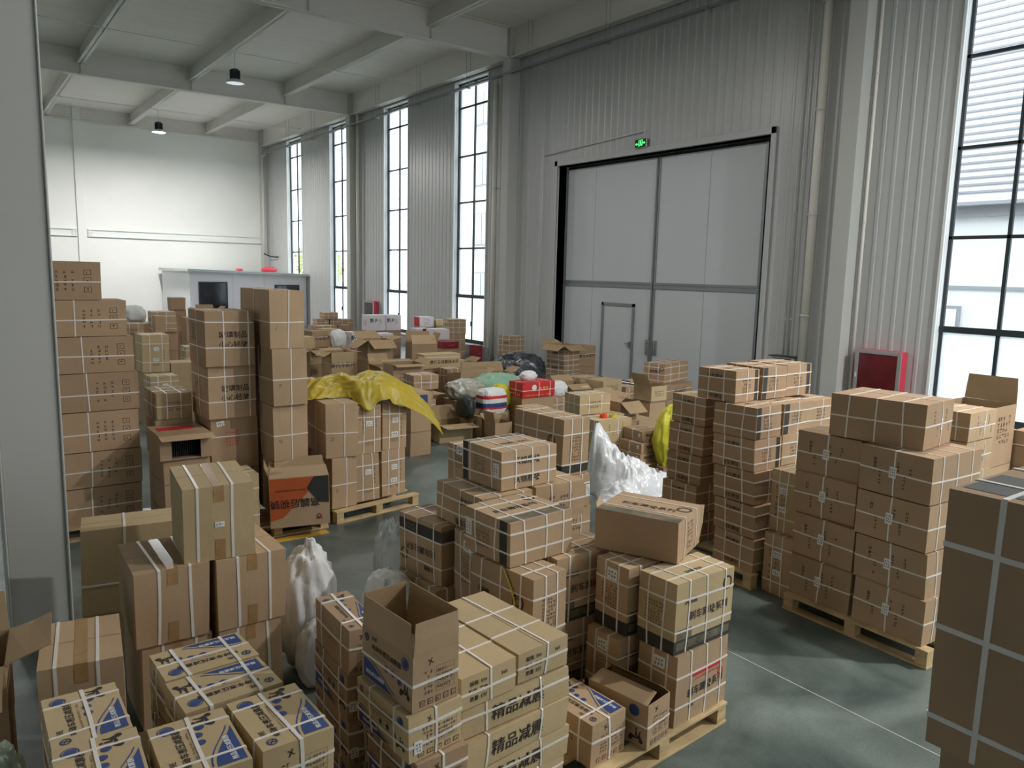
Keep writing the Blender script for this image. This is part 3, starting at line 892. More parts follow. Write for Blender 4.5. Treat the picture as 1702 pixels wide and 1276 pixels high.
# windows
TR = [2.0, 3.6, 5.12, 6.63, 8.2]
for k, a, b in WIN:
    w = tag(empty('window_%d' % k, (XW, (a+b)/2, ZS)), kind='structure')
    def local(mb):
        mb.v = [(v[0]-XW, v[1]-(a+b)/2, v[2]-ZS) for v in mb.v]; return mb
    x0, x1 = XW+.13, XW+.19
    f = MB()
    f.box(x0, a, ZS, x1, a+.06, ZT); f.box(x0, b-.06, ZS, x1, b, ZT)
    f.box(x0, a, ZS, x1, b, ZS+.07); f.box(x0, a, ZT-.06, x1, b, ZT)
    m = (a+b)/2
    f.box(x0, m-.03, ZS, x1, m+.03, ZT)
    for i, z in enumerate(TR):
        hw = .055 if i == 0 else .03
        f.box(x0-(.02 if i == 0 else 0), a, z-hw, x1, b, z+hw)
    # sash rails of the lower light
    f.box(x0-.015, a+.06, ZS+.07, x0+.02, m-.03, ZS+.13); f.box(x0-.015, m+.03, ZS+.07, x0+.02, b-.06, ZS+.13)
    local(f).build('window_frame', 'frame_dark', w, bevel=.004)
    f = MB(); f.box(XW+.155, a+.05, TR[0]+.05, XW+.161, b-.05, ZT-.05); local(f).build('glass_pane', 'window_glass', w)
    f = MB(); f.box(XW+.155, a+.05, ZS+.06, XW+.161, b-.05, TR[0]-.05); local(f).build('frosted_pane', 'frosted_glass', w)
    f = MB(); f.box(XW-.09, a-.03, ZS-.05, XW+.15, b+.03, ZS-.002); local(f).build('window_sill', 'reveal_white', w, bevel=.006)
    f = MB(); f.box(x0-.05, m-.012, 1.0, x0, m+.012, 1.16); local(f).build('window_handle', 'frame_black', w, bevel=.003)
    f = MB(); f.box(XW-.035, a-.05, ZS, XW+.02, a, ZT); f.box(XW-.035, b, ZS, XW+.02, b+.05, ZT); f.box(XW-.035, a-.05, ZT, XW+.02, b+.05, ZT+.05)
    local(f).build('window_surround', 'reveal_white', w, bevel=.004)
for i, (a, b) in enumerate(LWIN):
    w = tag(empty('window_%d' % (8+i), (XL-.1, (a+b)/2, LWZ[0])), kind='structure')
    f = MB(); hh = LWZ[1]-LWZ[0]; hw = (b-a)/2
    f.box(-.04, -hw, 0, .02, -hw+.06, hh); f.box(-.04, hw-.06, 0, .02, hw, hh); f.box(-.04, -hw, 0, .02, hw, .06); f.box(-.04, -hw, hh-.06, .02, hw, hh)
    f.box(-.04, -.03, 0, .02, .03, hh)
    for z in (1.6, 3.2, 4.8, 6.4): f.box(-.04, -hw, z-.03, .02, hw, z+.03)
    f.build('window_frame', 'frame_dark', w)
    f = MB(); f.box(-.012, -hw+.05, .05, -.006, hw-.05, hh-.05); f.build('glass_pane', 'window_glass', w)

for i, (a, b) in enumerate(NWIN):
    w = tag(empty('window_%d' % (11+i), ((a+b)/2, YN-.12, ZS)), kind='structure'); hw = (b-a)/2; hh = ZT-ZS
    f = MB(); f.box(-hw, -.04, 0, -hw+.06, .02, hh); f.box(hw-.06, -.04, 0, hw, .02, hh); f.box(-hw, -.04, 0, hw, .02, .07); f.box(-hw, -.04, hh-.06, hw, .02, hh); f.box(-.03, -.04, 0, .03, .02, hh)
    for z in TR: f.box(-hw, -.04, z-ZS-.03, hw, .02, z-ZS+.03)
    f.build('window_frame', 'frame_dark', w)
    f = MB(); f.box(-hw+.05, -.012, .05, hw-.05, -.006, hh-.05); f.build('glass_pane', 'window_glass', w)

# big double gate in its recess
g = tag(empty('door_1', (XW+.28, (DY0+DY1)/2, 0)), kind='structure')
gy = (DY0+DY1)/2; gx = XW+.28
def G(mb):
    mb.v = [(v[0]-gx, v[1]-gy, v[2]) for v in mb.v]; return mb
LY0, LY1, LM = 10.48, 17.06, 13.62
SD0, SD1, SDZ = 14.28, 15.42, 2.04
f = MB(); f.box(gx+.10, DY0-.05, 0, gx+.16, DY1+.05, DZ+.1); G(f).build('backing', 'frame_black', g)
f = MB(); f.box(gx, LY0, 0.04, gx+.06, LM-.02, DZ-.09); G(f).build('door_leaf', 'door_panel', g)
f = MB(); f.box(gx, LM+.02, 0.04, gx+.06, SD0, DZ-.09); f.box(gx, SD1, .04, gx+.06, LY1, DZ-.09); f.box(gx, SD0, SDZ, gx+.06, SD1, DZ-.09); G(f).build('door_leaf', 'door_panel', g)
f = MB(); f.box(gx-.005, SD0+.02, 0.05, gx+.05, SD1-.02, SDZ-.02)
wd = G(f).build('wicket_door', 'door_panel', g)
f = MB(); f.box(gx-.03, SD0-.05, 0.02, gx+.01, SD0+.03, SDZ+.05); f.box(gx-.03, SD1-.03, 0.02, gx+.01, SD1+.05, SDZ+.05); f.box(gx-.03, SD0-.05, SDZ-.03, gx+.01, SD1+.05, SDZ+.05)
G(f).build('door_frame', 'rail_grey', wd)
f = MB(); f.box(gx-.04, SD0+.05, .93, gx, SD0+.12, 1.1); f.tube((gx-.06, SD0+.08, 1.05), (gx-.06, SD0+.22, 1.05), .012); f.tube((gx-.06, SD0+.085, 1.05), (gx, SD0+.085, 1.05), .012)
G(f).build('door_handle', 'galvanised', wd)
for lab, yy0, yy1 in (('a', LY0, LM-.02), ('b', LM+.02, LY1)):
    f = MB()
    for z in (2.50, 2.60): f.box(gx-.03, yy0, z, gx+.002, yy1, z+.055)
    f.box(gx-.012, yy0, 2.50, gx+.002, yy1, 2.65)
    G(f).build('middle_rail', 'rail_grey', g)
f = MB()
for yy in (LM-.07, LM+.03): f.box(gx-.025, yy, 0.04, gx+.002, yy+.04, DZ-.09)
G(f).build('meeting_stile', 'rail_grey', g)
for yy in (LM-.16, LM+.12):
    f = MB(); f.box(gx-.03, yy-.05, .82, gx, yy+.05, 1.2); f.box(gx-.05, yy-.02, .88, gx-.03, yy+.02, 1.02); f.tube((gx-.05, yy, 1.12), (gx-.03, yy, 1.12), .025)
    G(f).build('gate_latch', 'galvanised', g, bevel=.003)
f = MB(); f.box(gx-.02, LY0-.02, .02, gx+.01, LY0+.05, DZ-.08); f.box(gx-.09, LY0-.2, 0, gx+.05, LY0-.12, 3.35)
G(f).build('guide_channel', 'rail_grey', g)
for yy in (12.0, 15.9):
    f = MB(); f.box(gx-.003, yy, .05, gx+.001, yy+.008, DZ-.1); G(f).build('panel_joint', 'rail_grey', g)
# lining of the gate recess
f = MB()
f.box(XW-.05, DY1, 0, gx+.12, DY1+.04, DZ+.04); f.box(XW-.05, DY0-.04, 0, gx+.12, DY0, DZ+.04); f.box(XW-.05, DY0-.04, DZ, gx+.12, DY1+.04, DZ+.04)
f.box(XW-.055, DY1, 0, XW-.03, DY1+.12, DZ+.14); f.box(XW-.055, DY0-.12, 0, XW-.03, DY0, DZ+.14); f.box(XW-.055, DY0-.12, DZ, XW-.03, DY1+.12, DZ+.14)
trim(f, 'panel_grey', bevel=.004)

# columns on the window wall, corner column, free-standing column, far wall column
for yc in (-2.9, 8.26, 19.27, 30.4):
    f = MB(); f.box(13.77, yc-.18, 0, XW, yc+.18, 9.9); trim(f, 'column_paint', bevel=.01)
f = MB(); f.box(13.8, YF-.45, 0, XW, YF, 9.9); trim(f, 'column_paint', bevel=.01)
f = MB(); f.box(.25, 6.65, 0, .64, 7.05, 9.9); f.box(.235, 6.63, 0, .252, 7.07, 9.9); f.box(.638, 6.63, 0, .655, 7.07, 9.9); trim(f, 'column_paint', bevel=.012)
f = MB(); f.box(5.22, YF-.10, 0, 5.56, YF, 9.9); trim(f, 'far_wall_white', bevel=.01)
for xc in (-6.4,): 
    f = MB(); f.box(xc, 6.65, 0, xc+.4, 7.05, 9.9); trim(f, 'column_paint')
# primary beams (I sections) across the hall
def ibeam_x(y, z0, z1, x0, x1, fw=.28, ft=.025):
    f = MB(); f.box(x0, y-fw/2, z0, x1, y+fw/2, z0+ft); f.box(x0, y-fw/2, z1-ft, x1, y+fw/2, z1); f.box(x0, y-.012, z0, x1, y+.012, z1); return f
def ibeam_y(x, z0, z1, y0, y1, fw=.22, ft=.02):
    f = MB(); f.box(x-fw/2, y0, z0, x+fw/2, y1, z0+ft); f.box(x-.01, y0, z0, x+.01, y1, z1); return f
for yc in (-2.9, 8.26, 19.27, 30.4):
    f = ibeam_x(yc, 9.05, 9.9, XL, XW)
    if yc > 19:
        for xs in (.7, 4.15, 7.68, 11.15): f.box(xs-.006, yc-.14, 9.05, xs+.006, yc+.14, 9.4)
    trim(f, 'beam_paint')
for xc in (-13.3, -9.8, -6.3, -2.8, .68, 4.15, 7.68, 11.15):
    trim(ibeam_y(xc, 9.4, 9.9, YN, YF), 'beam_paint')
f = MB(); f.box(13.80, YN, 9.05, 14.06, YF, 9.08); f.box(13.92, YN, 9.05, 13.95, YF, 9.9); trim(f, 'beam_paint')
f = MB(); f.box(XL, YF-.16, 9.3, XW, YF-.02, 9.33); f.box(XL, YF-.05, 9.3, XW, YF-.03, 9.9); trim(f, 'beam_paint')
# horizontal steel channel on the far wall, in two lengths that stop at the column
for a, b in ((XL, 5.18), (5.62, XW)):
    f = MB(); f.box(a, YF-.09, 4.36, b, YF, 4.41); f.box(a, YF-.09, 4.05, b, YF, 4.08); f.box(a, YF-.03, 4.05, b, YF-.005, 4.4); trim(f, 'wall_white')
# end plates with bolts at the column
for px, z0, z1 in ((5.05, 4.08, 4.36), (5.72, 4.08, 4.36), (5.05, 9.33, 9.85), (5.72, 9.33, 9.85)):
    f = MB(); f.box(px-.09, YF-.07, z0, px+.09, YF-.03, z1)
    for i in range(4):
        for s in (-.05, .05): f.tube((px+s, YF-.085, z0+(z1-z0)*(i+.5)/4), (px+s, YF-.06, z0+(z1-z0)*(i+.5)/4), .012, 8, 1)
    trim(f, ['wall_white', 'frame_dark'])

# services
def thing(mb, name, mats, label, cat, group=None, **k):
    return tag(mb.build(name, mats, **k), label, cat, group)
t = tag(empty('cable_tray', (13.81, 15, 8.6)), 'long galvanised cable tray hung below the ceiling along the window wall', 'cable tray')
f = MB(); f.box(-.06, YN-15+.2, 0, .06, YF-15-.6, .004); f.box(-.06, YN-15+.2, 0, -.055, YF-15-.6, .07); f.box(.055, YN-15+.2, 0, .06, YF-15-.6, .07); f.build('tray', 'galvanised', t)
for i, yy in enumerate([-1+3.2*k for k in range(13)]):
    f = MB()
    for dx in (-.07, .07): f.tube((dx, yy-15, -.02), (dx, yy-15, 1.3), .006, 6)
    f.box(-.09, yy-15.02, -.035, .09, yy-14.98, -.005)
    f.build('hanger', 'galvanised', t)
def pipe(pts, r, mats, name, label, cat, group=None, clips=(), n_=14):
    p0 = Vector(pts[0]); t = tag(empty(name, p0), label, cat, group)
    f = MB(); f.path([Vector(p)-p0 for p in pts], r, n_); f.build('pipe', mats, t, smooth=True)
    for cz in clips:
        f = MB(); f.lathe([(r*1.18, -.02), (r*1.22, 0), (r*1.18, .02)], 14, 0, (0, 0, cz-p0.z)); f.box(0, -.012, cz-p0.z-.012, XW-.032-p0.x, .012, cz-p0.z+.012)
        f.build('pipe_clip', 'conduit_grey', t)
    return t
pipe([(14.02, 9.03, 0), (14.02, 9.03, 9.85)], .085, 'pipe_white', 'drain_pipe', 'thick cream drain pipe between the gate and the column beside the hydrant cabinet', 'pipe', clips=(2.1, 4.1, 6.1, 8.1))
pipe([(14.08, 7.98, 0), (14.08, 7.98, 9.0)], .03, 'pipe_white', 'drain_pipe', 'thin white pipe running down beside the nearest wall column', 'pipe', clips=(3.9, 6.6))
pipe([(13.9, 19.95, 0), (13.9, 19.95, 8.45)], .08, 'pipe_white', 'drain_pipe', 'white drain pipe on the window side of the column left of the gate', 'pipe', clips=(5.4,))
pipe([(13.95, 29.85, 0), (13.95, 29.85, 9.4)], .06, 'pipe_white', 'drain_pipe', 'white drain pipe between the second and third window pairs', 'pipe', clips=(3.5,))
for yy, l in ((9.40, 'nearer'), (9.52, 'farther')):
    pipe([(14.1, yy, 1.26), (14.1, yy, 9.8)], .018, 'conduit_grey', 'conduit', 'thin grey conduit rising from the switch box, the %s of two' % l, 'conduit', clips=(2.0, 5.6), n_=8)
pipe([(14.1, 17.8, 1.3), (14.1, 17.8, 8.5), (13.89, 17.8, 8.55)], .016, 'conduit_grey', 'conduit', 'thin conduit dropping from the cable tray beside the gate', 'conduit', n_=8)
pipe([(14.1, 17.8, 6.16), (14.1, 13.86, 6.34), (14.1, 13.86, 6.2)], .014, 'conduit_grey', 'conduit', 'thin conduit running across above the gate to the exit sign', 'conduit', n_=8)
pipe([(13.75, 40.9, 3.6), (13.75, 40.9, 8.52), (13.8, 40.5, 8.56)], .03, 'pipe_white', 'conduit', 'white conduit dropping from the tray in the far corner', 'conduit', n_=8)
pipe([(13.72, 40.82, 3.52), (13.9, 40.5, 3.4), (14.0, 39.9, 3.35), (14.13, 39.85, 3.36)], .03, 'frame_black', 'cable', 'black cable curving out of the conduit in the far corner', 'cable', n_=8)
t = tag(empty('switch_box', (14.0, 9.42, 1.0)), 'grey louvred switch box on the wall beside the thick drain pipe', 'switch box')
f = MB(); f.box(-.1, -.25, 0, .06, .25, .22); f.build('housing', 'conduit_grey', t, bevel=.005)
f = MB(); f.box(-.13, -.3, .22, .12, .3, .24); f.build('cover', 'frame_dark', t)
f = MB(); [f.box(-.108, -.22, .03+.035*i, -.098, .22, .045+.035*i) for i in range(5)]; f.build('louvre', 'frame_dark', t)
# exit sign
t = tag(empty('exit_sign', (14.07, 13.92, 5.94)), 'small green lit running-man exit sign above the gate', 'exit sign')
f = MB(); f.box(-.02, -.2, 0, .02, .2, .22); f.build('housing', 'alu', t, bevel=.004)
f = MB(); f.box(-.024, -.185, .01, -.0205, .185, .205); f.build('face', 'sign_black', t)
f = MB()
def q(a, b): f.add([(-.027, -y_, z_) for y_, z_ in a], [tuple(range(len(a)))], 0)
for a in (((-.06, .16), (.07, .18), (.07, .19), (-.06, .17)), ((-.06, .03), (-.05, .03), (-.05, .17), (-.06, .17)), ((.06, .05), (.07, .05), (.07, .19), (.06, .19)),
          ((-.02, .13), (.03, .135), (.04, .1), (.0, .08)), ((-.01, .09), (.02, .09), (-.01, .04), (-.03, .04)), ((.02, .09), (.04, .09), (.05, .045), (.03, .045)), ((-.005, .14), (.02, .14), (.02, .16), (-.005, .16)),
          ((-.17, .09), (-.12, .12), (-.12, .06)), ((-.13, .08), (-.07, .08), (-.07, .1), (-.13, .1)), ((.17, .11), (.12, .14), (.12, .08)), ((.13, .1), (.08, .1), (.08, .12), (.13, .12))):
    q(a, 0)
f.build('pictogram', 'sign_green', t)
# hydrant cabinets
def cabinet(y0, y1, z0, z1, dep, glass, label):
    t = tag(empty('hydrant_cabinet', (XW-.03, (y0+y1)/2, z0)), label, 'fire cabinet', 'fire hydrant cabinets on the window wall')
    hw, hh = (y1-y0)/2, z1-z0
    f = MB(); f.box(-dep, -hw, 0, 0, hw, hh); f.build('housing', 'red_paint', t, bevel=.004)
    f = MB(); e = .07
    f.box(-dep-.025, -hw, 0, -dep, -hw+e, hh); f.box(-dep-.025, hw-e, 0, -dep, hw, hh); f.box(-dep-.025, -hw+e, 0, -dep, hw-e, e); f.box(-dep-.025, -hw+e, hh-e, -dep, hw-e, hh)
    d = f.build('door_frame', 'alu', t, bevel=.003)
    f = MB(); f.box(-dep-.012, -hw+e, e, -dep-.001, hw-e, hh-e); f.build('door_glass', glass, t)
    f = MB(); f.box(-dep-.04, hw-.05, hh*.35, -dep-.025, hw-.02, hh*.45); f.build('latch', 'conduit_grey', t)
cabinet(6.95, 7.83, .72, 1.54, .2, 'red_glass', 'red fire hydrant cabinet with dark red glass beside the nearest window')
cabinet(28.35, 29.25, .72, 1.55, .2, 'grey_glass', 'small distant red fire cabinet with grey glass between two far windows')

# high-bay lamps on their support wire
for yy, z, (x0, x1) in ((35.6, 9.2, (XL, XW)), (25.0, 9.3, (XL, XW))):
    f = MB(); f.tube((XL, yy, z), (13.8, yy, z), .012, 6)
    thing(f, 'support_wire', 'conduit_grey', 'thin wire across the bay %s carrying its lamp' % ('farthest from the gate' if yy > 30 else 'nearer the gate'), 'wire')
def lamp(x, y, zr, zt, lit, label):
    t = tag(empty('high_bay_lamp', (x, y, zr)), label, 'lamp', 'high bay lamps')
    f = MB(); f.tube((0, 0, .38), (0, 0, zt-zr-.013), .012, 6); f.build('cord', 'conduit_grey', t)
    f = MB(); f.lathe([(.0, .40), (.10, .40), (.13, .36), (.13, .30), (.10, .25), (.12, .14), (.17, .06), (0, .06)], 28)
    for i in range(20):
        a = i*math.pi/10; f.box(.10, -.006, .10, .155, .006, .36, 0, Matrix.Rotation(a, 4, 'Z'))
    f.build('heat_sink', 'lamp_body', t)
    f = MB(); f.lathe([(.16, .09), (.2, .06), (.28, 0), (.285, -.02), (.26, -.02), (.18, .05)], 32); f.build('reflector', 'lamp_rim', t, smooth=True)
    f = MB(); f.lathe([(0.0, -.035), (.15, -.03), (.26, -.01)], 32); f.build('diffuser', 'lamp_lit' if lit else 'lamp_dim', t, smooth=True)
lamp(7.65, 35.6, 8.3, 9.2, True, 'glowing high bay lamp hanging nearest the far wall')
lamp(7.62, 25.0, 8.4, 9.3, False, 'dim grey high bay lamp hanging in the nearer bay')

# office cabin in the far corner
t = tag(empty('office_cabin', (8.75, 36, 0)), 'low white panel cabin with a flat sloping roof in the far corner', 'cabin')
Wc, Dc, zl, zr_ = 5.36, 5.3, 2.56, 2.42
f = MB(); f.add([(0, 0, 0), (Wc, 0, 0), (Wc, 0, zr_), (0, 0, zl), (0, .08, 0), (Wc, .08, 0), (Wc, .08, zr_), (0, .08, zl)], [(0, 1, 2, 3), (7, 6, 5, 4), (0, 4, 5, 1), (3, 2, 6, 7), (0, 3, 7, 4), (1, 5, 6, 2)])
f.build('front_wall', 'cabin_white', t)
f = MB(); f.box(0, .08, 0, .08, Dc, zl-.02); f.build('side_wall', 'cabin_panel', t)
f = MB(); f.add([(-.15, -.35, zl), (Wc, -.35, zr_), (Wc, Dc, zr_), (-.15, Dc, zl), (-.15, -.35, zl+.12), (Wc, -.35, zr_+.12), (Wc, Dc, zr_+.12), (-.15, Dc, zl+.12)], [(0, 3, 2, 1), (4, 5, 6, 7), (0, 1, 5, 4), (1, 2, 6, 5), (2, 3, 7, 6), (3, 0, 4, 7)])
f.build('roof', 'cabin_roof', t, bevel=.01)
for x0, x1, z0, z1 in ((.42, 1.58, .7, 2.06), (3.85, 4.95, .9, 1.96)):
    f = MB(); f.box(x0-.05, -.03, z0-.05, x1+.05, -.001, z1+.05)
    w = f.build('window', 'frame_dark', t); f = MB(); f.box(x0, -.036, z0, x1, -.031, z1); f.build('pane', 'dark_glass', w)
for xx in (1.85, 3.3):
    f = MB(); f.box(xx, -.006, 0, xx+.03, 0, zr_+.02); f.build('panel_joint', 'cabin_panel', t)

# yellow floor lines (painted, one along each side of the aisle)
f = MB(); f.box(1.9, 7.50, 0.0005, 3.16, 7.62, .003); trim(f, 'line_yellow')
f = MB(); f.box(-6, 7.42, 0.0005, .18, 7.56, .003); trim(f, 'line_yellow')
f = MB(); f.box(1.5, 3.78, 0.0003, 12.5, 3.786, .0012) if False else f.box(4.62, -3, .0003, 4.626, 7.2, .0012); trim(f, 'conduit_grey')

# ================================================================== OUTSIDE
f = MB(); f.box(XW+.35, -60, -.4, 160, 160, -.15); struct('ground', f, 'asphalt')
f = MB(); f.box(-120, -60, -.4, XL-.35, 160, -.15); struct('ground', f, 'asphalt')
t = tag(empty('warehouse_building', (24.5, 4, -.15)), 'neighbouring white ribbed warehouse seen through the nearest window', 'building')
f = MB(); f.box(0, -26, 0, .3, 12.5, 14); f.build('wall', 'facade_white', t)
f = MB()
for i in range(40): f.box(-.05, -26, 5.6+.21*i, -.0, 12.5, 5.66+.21*i)
f.build('cladding_rib', 'facade_line', t)
f = MB(); f.box(-.25, -26, 4.9, .0, 12.5, 5.2); f.box(-.6, -26, 5.2, 0, 12.5, 5.3); f.build('gutter', 'facade_line', t)
f = MB(); f.box(-.06, -26, 2.8, 0, 12.5, 2.9); f.build('trim_line', 'facade_line', t)
for yy in (-8, 1.2, 6.6):
    f = MB(); f.box(-.08, yy, .9, 0, yy+1.6, 2.3); w = f.build('window', 'facade_line', t); f = MB(); f.box(-.1, yy+.1, 1.0, -.08, yy+1.5, 2.2); f.build('pane', 'facade_white', w)
t = tag(empty('office_building', (27, 40, -.15)), 'white multi-storey building with grey windows seen through the window left of the gate', 'building')
f = MB(); f.box(0, -6, 0, 12, 9.5, 19); f.build('wall', 'facade_white', t)
for fl in range(5):
    for k in range(4):
        y0 = -4.8+3.8*k; z0 = 1.1+3.6*fl
        f = MB(); f.box(-.08, y0-.1, z0-.1, 0, y0+1.9, z0+1.9); w = f.build('window', 'facade_line', t)
        f = MB(); f.box(-.12, y0, z0, -.08, y0+.85, z0+1.8); f.box(-.12, y0+.95, z0, -.08, y0+1.8, z0+1.8); f.build('pane', 'facade_glass', w)
def tree(x, y, h, r, label, seed):
    rnd = random.Random(seed)
    t = tag(empty('tree', (x, y, -.15)), label, 'tree', 'trees beyond the windows')
    f = MB(); f.tube((0, 0, 0), (.1, .05, h*.5), .16, 8, 0, .09); f.build('trunk', 'bark', t)
    f = MB()
    for i in range(420):
        a, b, c_ = rnd.uniform(0, 6.28), rnd.uniform(-1, 1), rnd.random()**.4
        p = Vector((math.cos(a)*math.sqrt(1-b*b)*r*c_, math.sin(a)*math.sqrt(1-b*b)*r*c_, h*.64+b*h*.34*c_))
        s = rnd.uniform(.12, .28); m_ = Matrix.Rotation(rnd.uniform(0, 6), 4, 'Z') @ Matrix.Rotation(rnd.uniform(0, 3), 4, 'X')
        f.add([p+m_ @ Vector(v)*s for v in ((-1, -.4, 0), (0, -.7, .1), (1, -.3, 0), (.8, .5, .1), (-.2, .8, 0), (-.9, .4, .1))], [(0, 1, 2, 3, 4, 5)])
    f.build('crown', 'leaf', t)
for i, (x, y, h, r, l) in enumerate(((24, 58, 4.6, 1.8, 'sunlit leafy tree seen through the third window from the gate'), (27, 66, 5.2, 2.2, 'leafy tree seen low in the second window from the gate'),
                                     (22, 70, 5.0, 2.0, 'leafy tree beyond the window farthest from the gate'), (26, 76, 5.6, 2.4, 'pale tree farthest off beyond the end windows'))):
    tree(x, y, h, r, l, i)

# ================================================================== CARTONS
G_ = dict(
 ra='strapped cartons on the right pallet', ea='small cartons stacked on the outer pallet', br='brake part cartons in the centre pile',
 bl='blue printed shock absorber cartons', sh='shock absorber cartons in the foreground pile', bg='big plain cartons in the foreground',
 ls='cartons in the tall column beside the pillar', gl='glassware cartons', tt='tall plain cartons in the column behind', cp='cartons on the centre pallet',
 hp='cartons heaped across the back of the hall', nd='cartons stacked near the gate', wh='white gift cartons near the far windows', fr='cartons by the nearest window')
SC = 'strapped brown carton'
# ---- pallet on the right
pallet(5.60, 2.40, .98, 1.24, -2, 'wooden pallet under the two columns of cartons near the viewer on the right', along='y')
w_ = 'of the nearer column on the right pallet'
stack(w_, 'brown carton with paper tag', G_['ra'], [
 (5.66, 2.52, 1.20, .35, .57, .68, -3.2), (5.65, 2.51, .845, .35, .57, .68, -3.7), (5.66, 2.49, .49, .35, .57, .68, -3.4), (5.64, 2.47, .14, .35, .57, .68, -3.9)], 'pallet', 'kraft_red', bulge=.004)
w_ = 'of the farther column on the right pallet'
stack(w_, 'brown carton with paper tag', G_['ra'], [
 (5.80, 3.15, 1.195, .35, .55, .66, 1.5), (5.76, 3.13, .845, .35, .56, .66, -.4), (5.71, 3.09, .49, .35, .56, .66, -3.4), (5.68, 3.07, .14, .35, .56, .66, -2.7)], 'pallet', 'kraft_red', bulge=.004)
carton(5.83, 2.69, 1.555, .35, .73, .53, 4.6, 'pallet_turned', 'brown strapped carton lying crosswise on top of the right pallet stack', G_['ra'], 'kraft_red')
# ---- columns of small cartons behind it
pallet(5.72, 4.02, 1.04, 1.28, 0, 'wooden pallet mostly hidden under the columns of small latticed cartons', along='y')
carton(5.82, 3.69, 0, .55, .30, .42, -4, 'upright', 'upright strapped carton with two paper stickers, the lower of two beside the right pallet', G_['ea'], 'kraft')
carton(5.90, 3.74, .555, .565, .27, .40, -3, 'upright', 'upright strapped carton with two paper stickers, the upper of two beside the right pallet', G_['ea'], 'kraft_yellow')
LT = 'small latticed carton'
stack('in the near corner column of small cartons', LT, G_['ea'], [
 (5.83, 4.16, 1.355, .295, .46, .40, 2.6, 'grid_l', 'small latticed carton with dark end band'), (5.82, 4.15, 1.06, .29, .45, .42, 1.4, 'grid_r'), (5.82, 4.12, .755, .30, .45, .42, 1, 'grid_r', 'small latticed carton with lettered side'), (5.80, 4.08, .45, .30, .47, .42, -2.1, 'grid_n', 'plain grey-brown latticed carton'), (5.78, 4.06, .14, .305, .48, .42, -4, 'grid_n', 'plain grey-brown latticed carton')], 'grid_n', 'kraft_red', bulge=.003)
stack('in the middle column of small cartons', LT, G_['ea'], [
 (6.27, 4.18, 1.355, .29, .44, .50, 3, 'grid_l'), (6.27, 4.17, 1.06, .29, .44, .46, 0, 'grid_n'), (6.26, 4.17, .755, .30, .44, .46, 0), (6.27, 4.15, .45, .30, .44, .46, 0), (6.27, 4.15, .14, .305, .44, .46, 0)], 'grid_n', 'kraft', bulge=.003)
stack('in the column of small cartons nearest the window wall', LT, G_['ea'], [
 (6.80, 4.25, 1.355, .27, .44, .43, 0), (6.78, 4.24, 1.06, .29, .44, .43, 0), (6.78, 4.24, .755, .30, .44, .43, 0), (6.78, 4.24, .45, .30, .44, .43, 0), (6.78, 4.24, 0, .445, .44, .43, 0)], 'grid_n', 'kraft_red', bulge=.003)
for (x, y, h, w, d, th, s, l) in ((5.87, 4.44, .30, .42, .38, 3, 'grid_r', 'small latticed carton with dark band and red print, outermost of the top three'), (6.28, 4.44, .31, .44, .37, -1, 'grid_l', 'small latticed carton in the middle of the top three'), (6.68, 4.45, .315, .46, .42, 0, 'grid_r', 'small latticed carton nearest the gate wall of the top three')):
    carton(x, y, 1.652, h, w, d, th, s, l, G_['ea'], 'kraft_red')
stack('in the outermost far column of small cartons', LT, G_['ea'], [
 (6.03, 4.90, 1.325, .29, .44, .42, -1.1, 'grid_n'), (6.00, 4.88, 1.03, .29, .44, .42, 2, 'grid_r', 'small latticed carton with lettered side'), (5.97, 4.87, .735, .29, .44, .42, .5, 'grid_r', 'small latticed carton with lettered side'), (5.93, 4.87, .44, .29, .43, .42, 3, 'grid_r', 'small latticed carton with lettered side'), (5.93, 4.86, .14, .295, .43, .42, 0)], 'grid_n', 'kraft_red', bulge=.003)
# ---- behind, near the window
stack('behind the right pallet towards the nearest window', 'strapped carton with small white tag', G_['fr'], [
 (8.00, 3.27, 1.26, .29, .58, .58, 0, 'pallet_turned'), (8.00, 3.28, .94, .31, .58, .58, 0), (8.0, 3.27, .63, .31, .58, .58, 0), (8.0, 3.27, .315, .31, .58, .58, 0), (8.0, 3.27, 0, .31, .58, .58, 0)], 'lattice', 'kraft')
open_carton(8.93, 3.42, .84, .66, .55, .56, 0, 'tall open brown carton with one flap standing up before the nearest window', {'E': 3, 'W': 150}, G_['fr'], 'kraft_red', style=lambda c, t: c.glyphs('S', c.d*.5, c.h*.6, c.d*.6, c.h*.5, 5, 5), fl=.28)
carton(8.93, 3.42, .42, .415, .55, .56, 0, 'bare', 'plain carton hidden under the tall open carton, upper of two', G_['fr'])
carton(8.93, 3.42, 0, .415, .55, .56, 0, 'bare', 'plain carton hidden under the tall open carton, lower of two', G_['fr'])
stack('at the picture edge below the nearest window', 'dark printed carton', G_['fr'], [
 (9.56, 2.95, .8, .4, .5, .6, 0, 'words'), (9.56, 2.95, .4, .395, .5, .6, 0), (9.56, 2.95, 0, .395, .5, .6, 0)], 'bare', 'kraft_red')
# ---- big carton close to the viewer
FGX, FGY = 2.02, .25
carton(FGX, FGY, 1.60, .69, .60, .55, 0, 'foreground', 'large brown carton very close with three wide white straps', 'stack of large cartons closest to the viewer', 'kraft_red', jit=.003)
for i in range(3):
    carton(FGX+.035, FGY-.03, 1.065-.533*i, .53, .60, .50, 0, 'bare', ['large plain carton right under the closest strapped carton', 'large plain carton in the middle of the closest stack', 'large plain carton at the foot of the closest stack'][i], 'stack of large cartons closest to the viewer', 'kraft_red')

